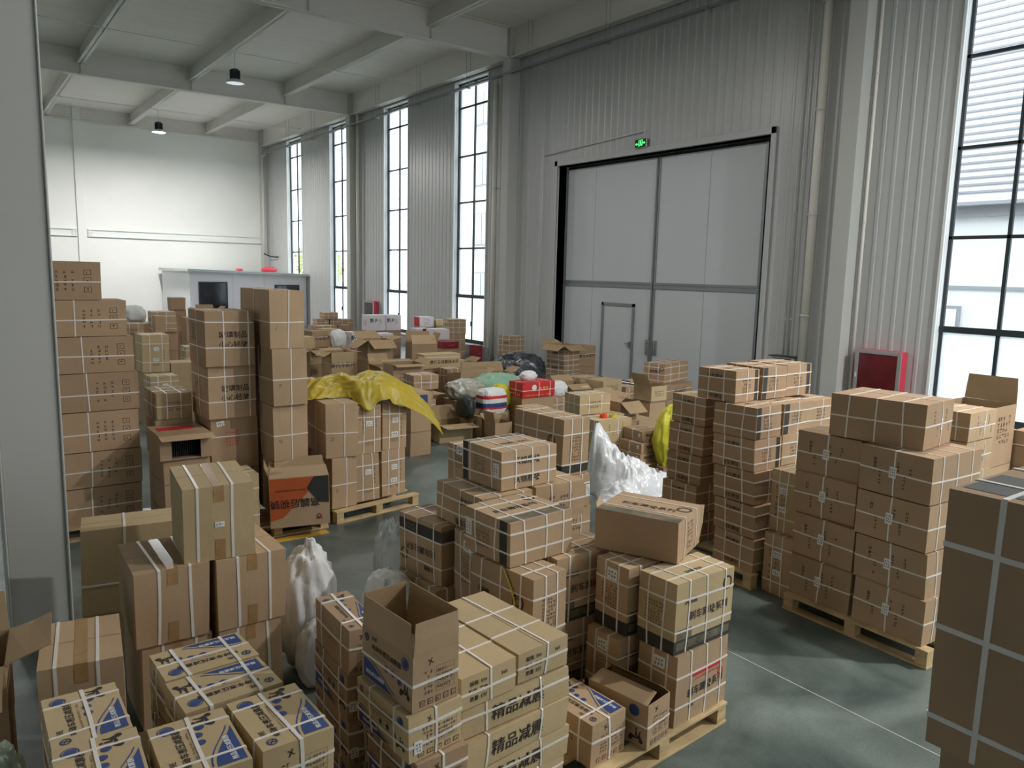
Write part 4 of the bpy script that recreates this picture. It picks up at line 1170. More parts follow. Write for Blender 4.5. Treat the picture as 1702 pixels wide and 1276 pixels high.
# ---- centre pile of brake part cartons
pallet(2.60, 2.72, 1.24, .92, 4, 'wooden pallet showing its edge under the centre pile')
pallet(2.62, 3.95, 1.04, 1.15, 0, 'wooden pallet hidden under the far half of the centre pile')
B = G_['br']
carton(3.33, 2.80, .14, .445, .29, .52, 4.3, 'brake_red', 'strapped brake carton with red printed line, at the front right foot of the centre pile', B)
carton(3.32, 2.83, .588, .44, .285, .54, 1.5, 'brake', 'strapped brake carton with dark band, upper at the open corner of the centre pile', B, 'kraft_yellow')
carton(3.19, 3.16, .14, .445, .27, .50, 2, 'brake_end', 'strapped brake carton with white sticker, lower of two in the middle of the centre pile', B)
carton(3.26, 3.17, .588, .44, .27, .53, 1.6, 'brake_end', 'strapped brake carton with white sticker, upper of two in the middle of the centre pile', B)
carton(2.97, 3.54, .14, .445, .28, .53, 0, 'brake', 'strapped brake carton in shade, low behind the front shock absorber cartons', B)
carton(2.99, 3.52, .588, .44, .29, .53, 0, 'brake', 'strapped brake carton half covered by its neighbours, beside the round emblem carton', B)
carton(2.66, 3.34, .588, .44, .57, .28, 6, 'circle', 'strapped carton with round emblem and yellow tie in the centre pile', B)
carton(2.64, 3.34, .14, .445, .57, .28, 4, 'circle', 'strapped carton hidden beneath the round emblem carton', B)
carton(2.65, 3.56, 1.032, .28, .46, .52, 3.9, 'brake_flat', 'strapped brake carton lying flat on the front of the centre pile', B)
carton(2.76, 4.06, .588, .44, .32, .50, -1.6, 'sticker_tall', 'upright strapped carton with white sticker behind the flat lying brake carton', B)
carton(2.78, 4.06, .14, .445, .32, .50, 0, 'sticker_tall', 'strapped carton hidden low in the middle row of the centre pile', B)
carton(2.70, 4.44, .588, .44, .50, .28, 7, 'brake_dark', 'strapped brake carton with dark top band at the outer end of the centre pile', B)
carton(2.63, 4.40, .14, .445, .53, .29, 0, 'circle', 'strapped carton at the foot of the outer end of the centre pile', B)
carton(2.81, 4.12, 1.032, .265, .56, .44, 1.2, 'lettered', 'strapped carton with upside-down lettering under the highest flat carton', B)
carton(3.28, 4.12, .588, .44, .30, .34, 0, 'brake', 'strapped carton buried behind in the second row of the centre pile', B)
carton(3.30, 4.12, .14, .445, .30, .32, 0, 'brake', 'strapped carton buried low in the second row of the centre pile', B)
carton(3.30, 4.14, 1.032, .265, .5, .45, 0, 'lattice', 'strapped carton between the lettered carton and the dark banded one', B)
carton(3.02, 4.18, 1.30, .28, .46, .51, 2.8, 'brake_flat2', 'strapped brake carton lying flat, highest in the front of the centre pile', B)
carton(3.12, 4.72, 1.30, .18, .30, .48, 2.4, 'sticker_tall', 'small strapped carton behind the highest flat brake carton', B)
carton(3.12, 4.70, .588, .71, .32, .48, 2.4, 'sticker_tall', 'tall strapped carton under the small one at the back of the centre pile', B)
carton(3.12, 4.70, .14, .445, .32, .48, 2.4, 'bare', 'plain carton at the back foot of the centre pile', B)
carton(4.27, 5.01, 1.035, .51, .69, .31, 1.5, 'circle_dark', 'tall strapped carton with round emblem standing highest at the back of the centre pile', B)
carton(4.20, 4.99, .735, .295, .6, .39, 0, 'band_right', 'strapped carton with dark stripe and sticker under the tall emblem carton', B, 'kraft_red')
carton(4.22, 5.0, .435, .295, .6, .40, 0, 'lattice', 'strapped carton third down under the tall emblem carton', B)
carton(4.22, 5.0, .0, .43, .6, .40, 0, 'lattice', 'strapped carton at the foot under the tall emblem carton', B)
for i in range(3):
    carton(3.62+.02*i, 3.66, .14*0+.22*(2-i), .215, .42, .48, 4, 'lattice', ['low latticed carton, top of three between the tilted carton and the flat one', 'low latticed carton, middle of three behind the tilted carton', 'low latticed carton, bottom of three behind the tilted carton'][i], B, 'kraft_red')
carton(3.72, 4.20, .0, .62, .44, .44, 0, 'lattice', 'latticed carton standing behind the three low latticed ones', B)
# carton lying on top of the pile, a torn flap standing off its end
def st_tipped(c, t):
    c.rect('T', 0, 0, .10, c.w, CAMO); c.text('T', '刹车蹄块系列', c.d*.5, c.w*.5, .062, -90); c.ring('T', c.d*.62, c.w*.1, .05, .013)
    c.rect('T', c.d*.3, c.w*.35, c.d*.34, c.w*.75, INK); c.glyphs('S', c.d*.5, c.h*.5, c.d*.25, c.h*.7, 7, 4)
    c.strap('x', .28, t); c.strap('x', .78, t)
    mb = MB(); P = c.pt
    a, b, e, g = P(c.d, 0, .02), P(c.d, 0, c.h), P(c.d+.035, -.015, c.h*.98), P(c.d+.035, -.01, c.h*.55)
    o = Vector((.002, .004, 0)); mb.add([a, b, e, g, a+o, b+o, e+o, g+o], [(0, 3, 2, 1), (4, 5, 6, 7), (0, 4, 7, 3), (3, 7, 6, 2), (2, 6, 5, 1)]); mb.build('torn_flap', 'kraft', t)
    a, b, e, g = P(0.02, c.w, c.h), P(.12, c.w, c.h), P(.13, c.w+.03, c.h+.05), P(.05, c.w+.02, c.h+.02)
    mb = MB(); mb.add([a, b, e, g, a-o, b-o, e-o, g-o], [(0, 3, 2, 1), (4, 5, 6, 7), (0, 4, 7, 3), (3, 7, 6, 2), (2, 6, 5, 1)]); mb.build('torn_flap', 'kraft', t)
ST['tipped'] = st_tipped
carton(3.56, 3.04, 1.034, .265, .56, .47, 24, 'tipped', 'large brown brake carton lying on top of the pile with a torn corner flap', B, 'kraft_red')
# wooden pieces under the round emblem carton's tie
t = tag(empty('packing_tie', (2.68, 3.62, .95)), 'loose yellow tie hanging over the round emblem carton', 'strap')
f = MB()
pts = [(-.045, .02, .085), (-.05, -.02, .075), (-.05, -.06, .03), (-.045, -.10, -.03), (-.045, -.13, -.10), (-.045, -.14, -.14)]
for i in range(len(pts)-1):
    a, b = Vector(pts[i]), Vector(pts[i+1]); wv = Vector((.004, .016, 0))
    f.add([a-wv, a+wv, b+wv, b-wv, a-wv+Vector((-.002, 0, 0)), a+wv+Vector((-.002, 0, 0)), b+wv+Vector((-.002, 0, 0)), b-wv+Vector((-.002, 0, 0))], [(0, 1, 2, 3), (4, 7, 6, 5), (0, 3, 7, 4), (1, 5, 6, 2)])
f.build('ribbon', 'strap_yellow', t)

# ---- shock absorber pile in front (left of the brake pile)
pallet(1.79, 2.72, .72, .66, 4, 'wooden pallet hidden under the shock absorber cartons')
SH = G_['sh']
carton(2.15, 2.80, .795, .158, .70, .335, 4.1, 'shock_top', 'long tan carton on the inner top of the shock absorber pile', SH, 'kraft_yellow', bulge=.003)
carton(1.79, 2.76, .795, .158, .70, .335, 4.1, 'shock_top', 'long tan carton on the outer top of the shock absorber pile', SH, 'kraft_yellow', bulge=.003)
for i in range(4):
    z = .14+.1636*(3-i); dx = [.0, -.012, -.005, -.02][i]
    carton(1.80+dx, 2.79+(.012, -.015, .01, -.01)[i]-.03, z, .162, .36, .69, 3.5+(-1, 1, -.5, 1.5)[i], 'shock', 'wide tan carton lettered in black, %s down in the shock absorber pile' % ['first', 'second', 'third', 'fourth'][i], SH, 'kraft_yellow', bulge=.006, jit=.008)
    carton(1.79+dx, 3.13, z, .162, .36, .69, 3.5, 'bare', 'wide tan carton hidden behind the %s lettered shock absorber carton' % ['first', 'second', 'third', 'fourth'][i], SH, 'kraft_yellow', bulge=.003)
BLG = G_['bl']
def oc_print(c, t):
    blue_panel_low(c)
    keep = c.h; c.h = .25; info_panel(c, 'S'); c.h = keep
def blue_panel_low(c):
    keep = c.h; c.h = .25
    c0 = c.fp
    def fp2(f, a, b, o=0.0):
        h_ = c.h; c.h = keep; r = c0(f, a, b, o); c.h = h_; return r
    c.fp = fp2; blue_panel(c, 'W'); c.fp = c0; c.h = keep
def oc_inside(t, d, w, h):
    f = MB(); f.box(-d/2+.02, -w/2+.03, .005, d/2-.02, w/2-.03, .17); f.build('packed_goods', 'white_card', t, bevel=.01)
t = open_carton(1.47, 2.64, .955, .25, .41, .24, 4.6, 'open blue printed carton with raised flaps on the foreground stack', {'S': 1, 'N': -3, 'W': 0, 'E': 2}, BLG, 'kraft', style=oc_print, fl=.145, contents=oc_inside, straps=[('z', .48)])
carton(1.44, 2.62, .745, .208, .43, .28, 4.1, 'blue_side', 'blue printed carton directly under the open carton', BLG, 'kraft_yellow')
carton(1.46, 2.60, .50, .243, .42, .27, 2, 'blue_side', 'blue printed carton second below the open carton', BLG, 'kraft_red')
carton(1.46, 2.60, .25, .248, .42, .28, 2, 'blue_side', 'blue printed carton third below the open carton', BLG)
carton(1.46, 2.60, 0, .248, .42, .28, 2, 'blue_side', 'blue printed carton on the floor below the open carton', BLG)
for i in range(4):
    carton(1.53, 3.40+(.0, .015, .0, .02)[i], .75-.25*i, .248, .48, .175, -2.2, 'blue_y' if i == 0 else 'blue_side', 'shaded blue printed carton in the narrow stack behind the open carton, %s' % ['topmost', 'second down', 'third down', 'on the floor'][i], BLG, 'kraft_red')
pallet(2.56, 2.76, .02+.78, .6, 4, 'wooden pallet corner under the two small front cartons') if False else None
carton(2.66, 2.80, .142, .25, .42, .28, 4.2, 'blue_y', 'small blue printed carton low in front of the brake pile', BLG)
open_carton(3.03, 2.74, .142, .27, .42, .225, 9.8, 'scuffed brown carton with half open top in front of the brake pile', {'W': -72, 'E': -50}, BLG, 'kraft', style=lambda c, t: (scooter(c, 'W', c.w*.82, c.h*.22, .11, 0), c.ring('W', c.w*.78, c.h*.78, .035, .01, BLUE, fillmi=BLUE), info_panel(c, 'S')), fl=.12, straps=[('z', .5)])

# ---- foreground on the left: big plain cartons
BG = G_['bg']
carton(1.06, 4.72, 1.012, .47, .58, .41, -6.4, 'big', 'big plain carton sitting across two others, highest on the left', BG, 'kraft_yellow', jit=.006)
carton(.78, 4.70, .55, .46, .60, .41, -1.1, 'big2', 'big plain carton under the left half of the highest one', BG, 'kraft', jit=.007)
carton(1.235, 4.68, .55, .46, .60, .43, .3, 'big2', 'big plain carton under the right half of the highest one', BG, 'kraft', jit=.006)
carton(1.24, 4.68, .0, .548, .56, .40, 2, 'big2', 'big plain carton on the floor beside the white sacks', BG, 'kraft', jit=.005)
carton(.80, 4.72, .0, .548, .56, .40, 0, 'big2', 'big plain carton on the floor behind the blue printed cartons', BG, 'kraft', jit=.005)
carton(.62, 5.72, .40, .60, .36, .68, -8, 'big_x', 'wide plain carton standing beside the foot of the white pillar', BG, 'kraft_yellow', jit=.006)
carton(.62, 5.74, .0, .395, .34, .68, -8, 'bare', 'plain carton under the wide one at the foot of the pillar', BG, 'kraft_yellow')
carton(.25, 4.22, .25, .55, .56, .37, -8, 'big', 'worn carton with crumpled taped lid left of the big plain cartons', BG, 'kraft', jit=.009)
carton(.25, 4.22, .0, .248, .54, .36, -8, 'bare', 'plain carton under the worn one with the crumpled lid', BG, 'kraft')
carton(.53, 3.42, .4, .245, .24, .11, 1, 'words', 'small printed carton wedged low between the blue printed ones', BLG, 'kraft_yellow')
carton(.53, 3.42, .0, .395, .24, .11, 1, 'bare', 'plain carton at floor level between the blue printed stacks', BLG, 'kraft_yellow')
rows = [(.845, 2.67, .41, .29, 1.7, 'blue_y', 'nearest the dark stack'), (.515, 2.66, .41, .29, -1.4, 'blue_y', 'at the bottom middle'),
        (.68, 3.105, .275, .41, 3, 'blue_x', 'lying crosswise, the nearer of two'), (.67, 3.405, .285, .41, 1.9, 'blue_x', 'lying crosswise, the farther of two'),
        (.215, 3.17, .41, .28, .2, 'blue_y', 'below the worn carton'), (.19, 2.72, .41, .29, -3.0, 'blue_y', 'cut by the bottom edge beside the plastic wrap')]
for (x, y, w, d, th, st_, l) in rows:
    zt = .97 if 'worn' in l else 1.0
    for i in range(4):
        z = zt-.25*(i+1)
        if z < -.01: z = 0
        h_ = .248 if z > 0 or zt == 1.0 else .218
        lab = 'blue printed shock absorber carton, %s' % l if i == 0 else 'blue printed carton, %s under the one %s' % (['first', 'second', 'third'][i-1], l)
        carton(x, y, z, h_, w, d, th, st_ if i == 0 else 'blue_side', lab, BLG, 'kraft_yellow' if i == 0 else 'kraft', n=4)
open_carton(-.30, 4.36, .40, .42, .45, .42, -6, 'open carton at the picture edge with bent flap left of the worn carton', {'E': 72, 'S': 150, 'N': 20}, BG, 'kraft', fl=.21)
carton(-.30, 4.36, .0, .395, .45, .42, -6, 'bare', 'plain carton under the open one at the picture edge', BG)
carton(-.46, 3.25, .0, .62, .42, .32, 0, 'bare', 'plain carton wrapped in greenish film at the bottom corner', BG, 'kraft')

# ---- tall column beside the pillar
w_ = 'in the tall column beside the pillar'
stack(w_, 'brown carton with printed marks', G_['ls'], [
 (.42, 8.7, 2.44, .38, .48, .85, 0), (.63, 8.7, 2.075, .36, .5, .85, 0), (.69, 8.7, 1.705, .365, .5, .85, 0), (.72, 8.7, 1.31, .39, .5, .85, 0), (.71, 8.7, .895, .41, .5, .85, 0), (.72, 8.7, .52, .37, .5, .85, 0), (.70, 8.7, .14, .375, .5, .85, 0)], 'rows', 'kraft_red', bulge=.004)
pallet(.6, 8.6, 1.0, .8, 0, 'wooden pallet under the tall column beside the pillar')
w_ = 'in the column beside the tallest plain one'
stack(w_, 'large glassware carton', G_['gl'], [(2.13, 8.2, 1.765, .575, .66, .50, 0), (2.15, 8.25, 1.20, .56, .58, .50, 2), (2.18, 8.3, .63, .565, .58, .50, 1, 'old', 'large scuffed carton with white slip'), (2.18, 8.3, .0, .625, .58, .5, 1, 'bare', 'large plain carton')], 'glass', 'kraft_red')
w_ = 'in the tallest plain column'
stack(w_, 'tall plain strapped carton', G_['tt'], [(2.70, 7.92, 1.96, .61, .98, .37, 0), (2.72, 7.9, 1.35, .605, .8, .375, 1), (2.73, 7.95, .74, .605, .8, .375, 0), (2.73, 7.95, .142, .595, .8, .375, 0, 'bare')], 'plain_cross', 'kraft')
# printer-like open carton and what it stands on
open_carton(1.62, 8.06, .86, .25, .60, .50, -.6, 'open ended carton with dark goods showing inside, beside the pillar stack', {'N': 0}, G_['hp'], 'kraft_red') if False else None
t = tag(empty('open_ended_box', (1.62+.25, 8.06+.3, .86)), 'red printed carton lying with its open end showing dark green-flecked goods', 'box', G_['hp'])
f = MB(); k = .006
f.box(-.25, -.3, 0, .25, .3, k); f.box(-.25, -.3, .25-k, .25, .3, .25); f.box(-.25, -.3, k, -.25+k, .3, .25-k); f.box(.25-k, -.3, k, .25, .3, .25-k); f.box(-.25, .3-k, k, .25, .3, .25-k)
f.box(-.2, -.02, .2505, .16, .16, .2515, 1)
f.build('box_body', ['kraft_red', 'ink_red'], t)
for s, x in ((1, -.25), (-1, .25)):
    f = MB(); f.box(min(x, x+s*.11), -.306, 0, max(x, x+s*.11), -.3005, .25); f.build('flap', 'kraft_red', t)
f = MB(); f.add([(-.26, -.30, .25), (.26, -.30, .25), (.27, -.40, .215), (-.25, -.40, .22), (-.26, -.30, .245), (.26, -.30, .245), (.27, -.40, .21), (-.25, -.40, .215)], [(0, 3, 2, 1), (4, 5, 6, 7), (0, 4, 7, 3), (3, 7, 6, 2), (2, 6, 5, 1)]); f.build('flap', 'kraft', t)
f = MB()
for i in range(16): f.box(-.13+.018*i, -.2, k, -.122+.018*i, .25, .2)
f.build('packed_goods', 'fabric_black', t)
stack('under the open ended carton', 'old brown carton', G_['hp'], [(1.66, 8.10, .60, .255, .56, .45, 0), (1.66, 8.10, .30, .295, .56, .45, 0), (1.66, 8.10, .0, .295, .56, .45, 0)], 'print', 'kraft_red')
carton(1.72, 8.70, .86, .30, .46, .38, 0, 'bare', 'plain carton behind the open ended one', G_['hp'])
carton(1.72, 8.70, .0, .855, .46, .38, 0, 'bare', 'tall plain carton behind the old brown ones', G_['hp'])
carton(1.73, 8.68, 1.165, .28, .62, .36, -.2, 'lattice', 'flat strapped carton with tag, beside the lower glassware carton', G_['hp'], 'kraft_yellow')
carton(2.12, 7.64, .43, .29, .40, .34, 0, 'lattice', 'strapped carton behind the highest big plain carton, beside the orange printed one', G_['cp'], 'kraft_yellow')
carton(2.12, 7.64, .142, .285, .40, .34, 0, 'lattice', 'strapped carton low beside the orange printed carton', G_['cp'], 'kraft_yellow')

# ---- centre pallet
pallet(3.33, 7.70, 1.15, 1.0, 9, 'wooden pallet under the four upright stickered cartons in the middle')
CP = G_['cp']
carton(3.67, 7.93, .142, .55, .45, .30, 3, 'upright_s', 'upright carton with stickers, lower inner one on the centre pallet', CP)
carton(4.02, 7.98, .142, .555, .45, .32, 4, 'upright_s', 'upright carton with stickers, lower outer one on the centre pallet', CP)
carton(3.69, 7.97, .695, .57, .45, .31, 0, 'upright_s', 'upright carton with stickers, upper inner one on the centre pallet', CP)
carton(4.04, 8.01, .70, .56, .45, .32, 0, 'upright_s', 'upright carton with stickers, upper outer one on the centre pallet', CP)
carton(3.33, 7.82, .142, .575, .5, .31, 6, 'plain_cross', 'plain strapped carton, lower one beside the stickered cartons', CP)
carton(3.28, 7.86, .722, .61, .70, .37, -5, 'plain_cross', 'plain strapped carton with open lid edge under the yellow sheet', CP)
carton(3.35, 8.6, .142, .575, .4, .5, 6, 'bare', 'plain carton at the back of the centre pallet', CP)
carton(3.75, 8.51, .70, .56, .44, .55, 0, 'bare', 'plain carton at the upper back of the centre pallet', CP)
carton(3.90, 8.48, .142, .55, .42, .45, 5, 'bare', 'plain carton at the lower back of the centre pallet', CP)
# orange and black printed carton leaning at the pallet's corner
def ob_print(c, t):
    def P(pts, mi, o): c.shape('S', pts, [tuple(range(len(pts)))], 0, 0, 0, mi, o)
    d, h = c.d, c.h
    P([(.005, .14*h), (.22*d, .2*h), (.64*d, .68*h), (.78*d, h*.985), (.005, h*.985)], ORANGE, .002)
    P([(.62*d, .76*h), (.74*d, h*.985), (d*.99, h*.985), (d*.99, .44*h), (.82*d, .46*h)], DARK, .003)
    c.text('S', '高端后视镜', d*.42, h*.47, .10, 180, INK, .004)
    c.glyphs('S', d*.35, h*.74, d*.5, .03, 1, 22, 0, INK, .004)
    c.text('S', '众', d*.82, h*.17, .07, 0, MAROON, .004)
open_carton(2.55, 7.57, .142, .53, .42, .60, -18, 'orange and black printed carton standing open beside the centre pallet', {'S': -35, 'W': 20, 'N': 40}, CP, 'kraft', style=ob_print, fl=.12, tilt=(0, R(-1.5)), name='printed_open_box')
pallet(2.10, 7.66, 1.12, .60, 0, 'wooden pallet under the orange printed carton')

# ================================================================== SHEETS, SACKS, FILM
def ridged(v, o=4):
    s, a, t = 0.0, 1.0, 0.0
    for i in range(o):
        s += a*(1-abs(noise.noise(v))*2); t += a; v = v*2.03+Vector((3.1, 1.7, 5.3)); a *= .5
    return s/t
def blob(name, c, rad, matn, label, cat, seed=0, amp=.28, freq=1.6, nu=56, nv=36, rz=0, floor_z=None, warp=None, aniso=(1, 1, .45), sq=.85, group=None, zmats=None):
    c = Vector(c); fz = c.z-rad[2]*.8 if floor_z is None else floor_z
    t = Vector((c.x, c.y, fz)); f = MB(); sv = Vector((seed*7.3, seed*3.1, seed*1.7)); co, si = math.cos(rz), math.sin(rz)
    vs = []
    for j in range(nv+1):
        ph = math.pi*j/nv
        for i in range(nu):
            th = 2*math.pi*i/nu
            d = Vector((math.sin(ph)*math.cos(th), math.sin(ph)*math.sin(th), math.cos(ph)))
            dn = Vector((d.x*aniso[0], d.y*aniso[1], d.z*aniso[2])); pf = max(0.0, math.sin(ph))**.6; k = 1+amp*pf*(ridged(dn*freq*1.3+sv)-.45)+amp*.2*noise.noise(d*freq*4+sv)
            d = Vector([math.copysign(abs(q)**sq, q) for q in d])
            p = Vector((d.x*rad[0]*k, d.y*rad[1]*k, d.z*rad[2]*k))
            if warp: p = warp(d, p)
            p = Vector((p.x*co-p.y*si, p.x*si+p.y*co, p.z))+c
            if p.z < fz: p.z = fz
            vs.append(p-t)
    fs, ms = [], []
    for j in range(nv):
        for i in range(nu):
            a, b = j*nu+i, j*nu+(i+1) % nu
            q = (a, a+nu, b+nu, b)
            m_ = 0
            if zmats:
                z = (vs[a].z+vs[b+nu].z)/2
                for lim, mi in zmats:
                    if z > lim: m_ = mi; break
            fs.append(q); ms.append(m_)
    f.v = [tuple(v) for v in vs]; f.f = fs; f.m = ms
    o = f.build(name, matn, smooth=True); o.location = t
    return tag(o, label, cat, group)
def heap_sheet(name, x0, y0, x1, y1, hf, matn, label, cat, nx=110, ny=80, base=0.002):
    f = MB(); idx = {}
    H = [[hf(x0+(x1-x0)*i/nx, y0+(y1-y0)*j/ny) for i in range(nx+1)] for j in range(ny+1)]
    def vid(i, j, top):
        k = (i, j, top)
        if k not in idx:
            idx[k] = len(f.v)
            f.v.append((x0+(x1-x0)*i/nx, y0+(y1-y0)*j/ny, (max(H[j][i], 0)+base+.003) if top else base))
        return idx[k]
    for j in range(ny):
        for i in range(nx):
            if max(H[j][i], H[j][i+1], H[j+1][i], H[j+1][i+1]) > 0:
                f.f.append((vid(i, j, 1), vid(i+1, j, 1), vid(i+1, j+1, 1), vid(i, j+1, 1))); f.m.append(0)
    o = f.build(name, matn, smooth=True)
    so = o.modifiers.new('thickness', 'SOLIDIFY'); so.thickness = .002
    return tag(o, label, cat)

# yellow sheet thrown over the centre pallet: rows of points from front to back, columns along x
def tarp():
    nx, ny = 110, 60
    f = MB()
    def sm(a, b, t): t = min(max((t-a)/(b-a), 0), 1); return t*t*(3-2*t)
    for j in range(ny+1):
        v = j/ny
        for i in range(nx+1):
            u = i/nx
            x = 3.14+1.30*u
            dr = sm(.86, 1.0, u) if u > .86 else 0
            t = max(0, (u-.86)/.14)
            front = 8.16-.26*sm(.38, .50, u)
            y = front+(8.78-front)*v
            arch = .10+.13*math.sin(min(1, max(0, u*1.05))*math.pi*.62+.25)
            z = 1.30+arch*math.sin(min(1, v*1.25+.12)*math.pi*.62)
            f1 = ridged(Vector((u*2.0+v*1.1+4, v*2.6-u*2.4, 1.7)), 3)-.42
            z += .11*f1
            hem = max(0, 1-v/.14)
            if u > .42: z -= .10*hem*(1-.5*math.sin(u*21)); y += .012*math.sin(u*34)*hem
            zmin = 1.342 if x < 3.70 else 1.276
            if u < .1: z -= .10*(1-u/.1); 
            if (x < 3.70 or y > 7.94) and x < 4.40: z = max(z, zmin+.003)
            if t > 0:           # lobe hanging free past the last carton
                L = t
                x = 3.14+1.30*.86+.56*L-.10*L*v
                y += .05*math.sin(v*6+3*L)
                z = z-(.30-.10*v)*L**1.5*(1-.15*v)-.20*L*(1-v)**2
                z += .04*math.sin(v*7+L*2)*L
            f.v.append((x-3.9, y-8.3, z-1.3))
    for j in range(ny):
        for i in range(nx):
            a = j*(nx+1)+i; f.f.append((a, a+1, a+nx+2, a+nx+1)); f.m.append(0)
    o = f.build('plastic_sheet', 'tarp_yellow', smooth=True); o.location = (3.9, 8.3, 1.3)
    so = o.modifiers.new('thickness', 'SOLIDIFY'); so.thickness = .002
    tag(o, 'crumpled yellow plastic sheet thrown over the cartons of the centre pallet', 'sheet')
tarp()

WP = [(6.74, 7.18, .93, .13), (6.86, 7.05, .60, .24), (7.02, 6.93, .46, .34), (7.24, 6.88, .36, .30), (7.48, 6.95, .19, .18), (7.72, 7.0, .13, .12), (7.88, 7.03, .16, .09)]
WP2 = [(6.95, 6.9, .34, .30), (6.72, 6.75, .22, .24), (6.50, 6.62, .12, .16)]
def wrap_h(x, y):
    x += .05*noise.noise(Vector((x*4, y*4, 1))); y += .05*noise.noise(Vector((x*4, y*4, 7)))
    best = 0
    for L_ in (WP, WP2):
        for (x0, y0, h0, r0), (x1, y1, h1, r1) in zip(L_, L_[1:]):
            dx, dy = x1-x0, y1-y0; t = max(0, min(1, ((x-x0)*dx+(y-y0)*dy)/(dx*dx+dy*dy)))
            d = math.hypot(x-x0-dx*t, y-y0-dy*t); h, r = h0+(h1-h0)*t, r0+(r1-r0)*t
            if d < r*1.15:
                q = 1-(d/(r*1.15))**2
                ang = math.atan2(y-y0-dy*t, x-x0-dx*t)
                fold = .12*math.sin(ang*7+h*9+noise.noise(Vector((x*6, y*6, 2)))*3)*(d/r)
                best = max(best, h*q**.75*(1+fold))
    r = ridged(Vector((x*5.5, y*5.5, 3)), 4)-.45
    return best*(1+.22*r*(1-min(1, max(0, best-.55)*3)))+.035*r*min(1, best*8)-.02
heap_sheet('plastic_film', 6.1, 6.3, 8.1, 7.65, wrap_h, 'film_white', 'crumpled heap of white plastic film on the floor beyond the centre pile', 'plastic film', 200, 140)
def sackwarp(d, p):
    k = 1-.35*max(0, d.z)**1.5; p.x *= k; p.y *= k
    if d.x > .1 and d.z > .3: p.z *= 1.12
    return p
blob('white_sack', (1.92, 4.98, .44), (.21, .18, .44), 'bag_white', 'tall crumpled white sack standing beside the big plain cartons', 'sack', 1, .22, 1.7, floor_z=0, warp=sackwarp)
blob('grey_plastic_bag', (1.90, 4.70, .20), (.15, .12, .24), 'bag_white', 'greyish white plastic bag slumped at the foot of the tall white sack', 'bag', 2, .22, 1.5, floor_z=0)
blob('white_sack', (2.45, 4.74, .33), (.17, .24, .33), 'bag_white', 'white sack bulging behind the open blue printed carton', 'sack', 3, .2, 1.6, floor_z=0)
blob('plastic_film', (2.66, 5.13, .42), (.12, .14, .46), 'clear_film', 'clear plastic film hanging at the outer end of the centre pile', 'plastic film', 4, .35, 2.0, floor_z=0)
blob('plastic_film', (.03, 3.52, .44), (.13, .30, .38), 'film_green', 'greenish clear film crumpled at the bottom corner beside the blue printed cartons', 'plastic film', 5, .3, 1.8, floor_z=0)
def ybagwarp(d, p):
    p.x += .10*max(0, d.z); k = 1-.45*max(0, -d.z); p.x *= k; p.y *= k
    return p
blob('yellow_bag', (8.32, 7.42, .47), (.24, .16, .50), 'bag_yellow', 'standing yellow woven bag between the flat cartons and the latticed columns', 'bag', 6, .22, 1.8, floor_z=0, warp=ybagwarp)
# adhesive tape rolls and wood blocks
def roll(name, x, y, z, m, label, tiltx=0):
    f = MB(); f.lathe([(.035, 0), (.055, 0), (.055, .05), (.035, .05), (.035, 0)], 24)
    o = f.build(name, m, smooth=False); o.location = (x, y, z); o.rotation_euler = (tiltx, 0, 0); tag(o, label, 'tape roll')

# ================================================================== THE HEAP ACROSS THE BACK
HP = G_['hp']
def fill(x, y, z, w, d, th, what, grp=HP, m='kraft_red'):
    """cartons that carry the one at height z"""
    k = 1 if z < .62 else 2 if z < 1.25 else 3
    for i in range(k):
        carton(x+.012*i, y+.015*(i+1), z/k*i, z/k-.002, w, d, th, 'bare',
               'plain carton at the base %s' % what if i == 0 else 'plain carton %s the base %s' % (['', 'just above', 'second above'][i], what), grp, m, n=3, bulge=.002)
def heapbox(x, y, z, h, w, d, th, style, label, m='kraft', grp=HP, under=None, **k):
    t = carton(x, y, z, h, w, d, th, style, label, grp, m, n=4, **k)
    if z > .03: fill(x, y, z, w, d, th, under or 'under the '+' '.join(label.split()[:7]).rstrip(','), grp)
    return t
def heapopen(x, y, z, h, w, d, th, label, flaps, m='kraft', style=None, fl=None, **k):
    open_carton(x, y, z, h, w, d, th, label, flaps, HP, m, style=style, fl=fl, **k)
    if z > .03: fill(x, y, z, w, d, th, 'under the '+' '.join(label.split()[:7]).rstrip(','))
def pr(c, t): st_print(c, t)
def wds(c, t): st_words(c, t)
# beyond the centre pile, on the gate side
heapbox(7.66, 8.62, .69, .30, .40, .58, -6, 'lattice', 'tan strapped carton with torn corner beyond the white film heap', 'kraft_yellow')
carton(8.27, 8.40, .345, .34, .45, .14, 0, 'bare', 'narrow plain carton beside the two carrying the tape rolls', HP)
stack('below the tape rolls behind the white film heap', 'tan strapped carton', HP, [(7.60, 8.10, .345, .34, .48, .66, 0, 'pallet_turned'), (7.62, 8.10, .0, .34, .50, .66, 0)], 'lattice', 'kraft_yellow')
roll('orange_tape_roll', 7.86, 8.30, .688, 'tape_roll_orange', 'orange tape roll lying on a carton beyond the white film')
roll('green_tape_roll', 8.00, 8.24, .688, 'tape_roll_green', 'yellow-green tape roll lying on a carton beyond the white film')
pallet(7.90, 7.52, .62, .56, 2, 'low wooden pallet under the three flat lettered cartons', h=.11)
stack('beside the yellow bag', 'flat lettered carton', G_['nd'], [(8.04, 7.65, .41, .16, .42, .36, -4), (7.96, 7.59, .26, .148, .45, .42, .7), (7.93, 7.57, .112, .146, .45, .37, 3)], 'flatlabel', 'kraft_red')
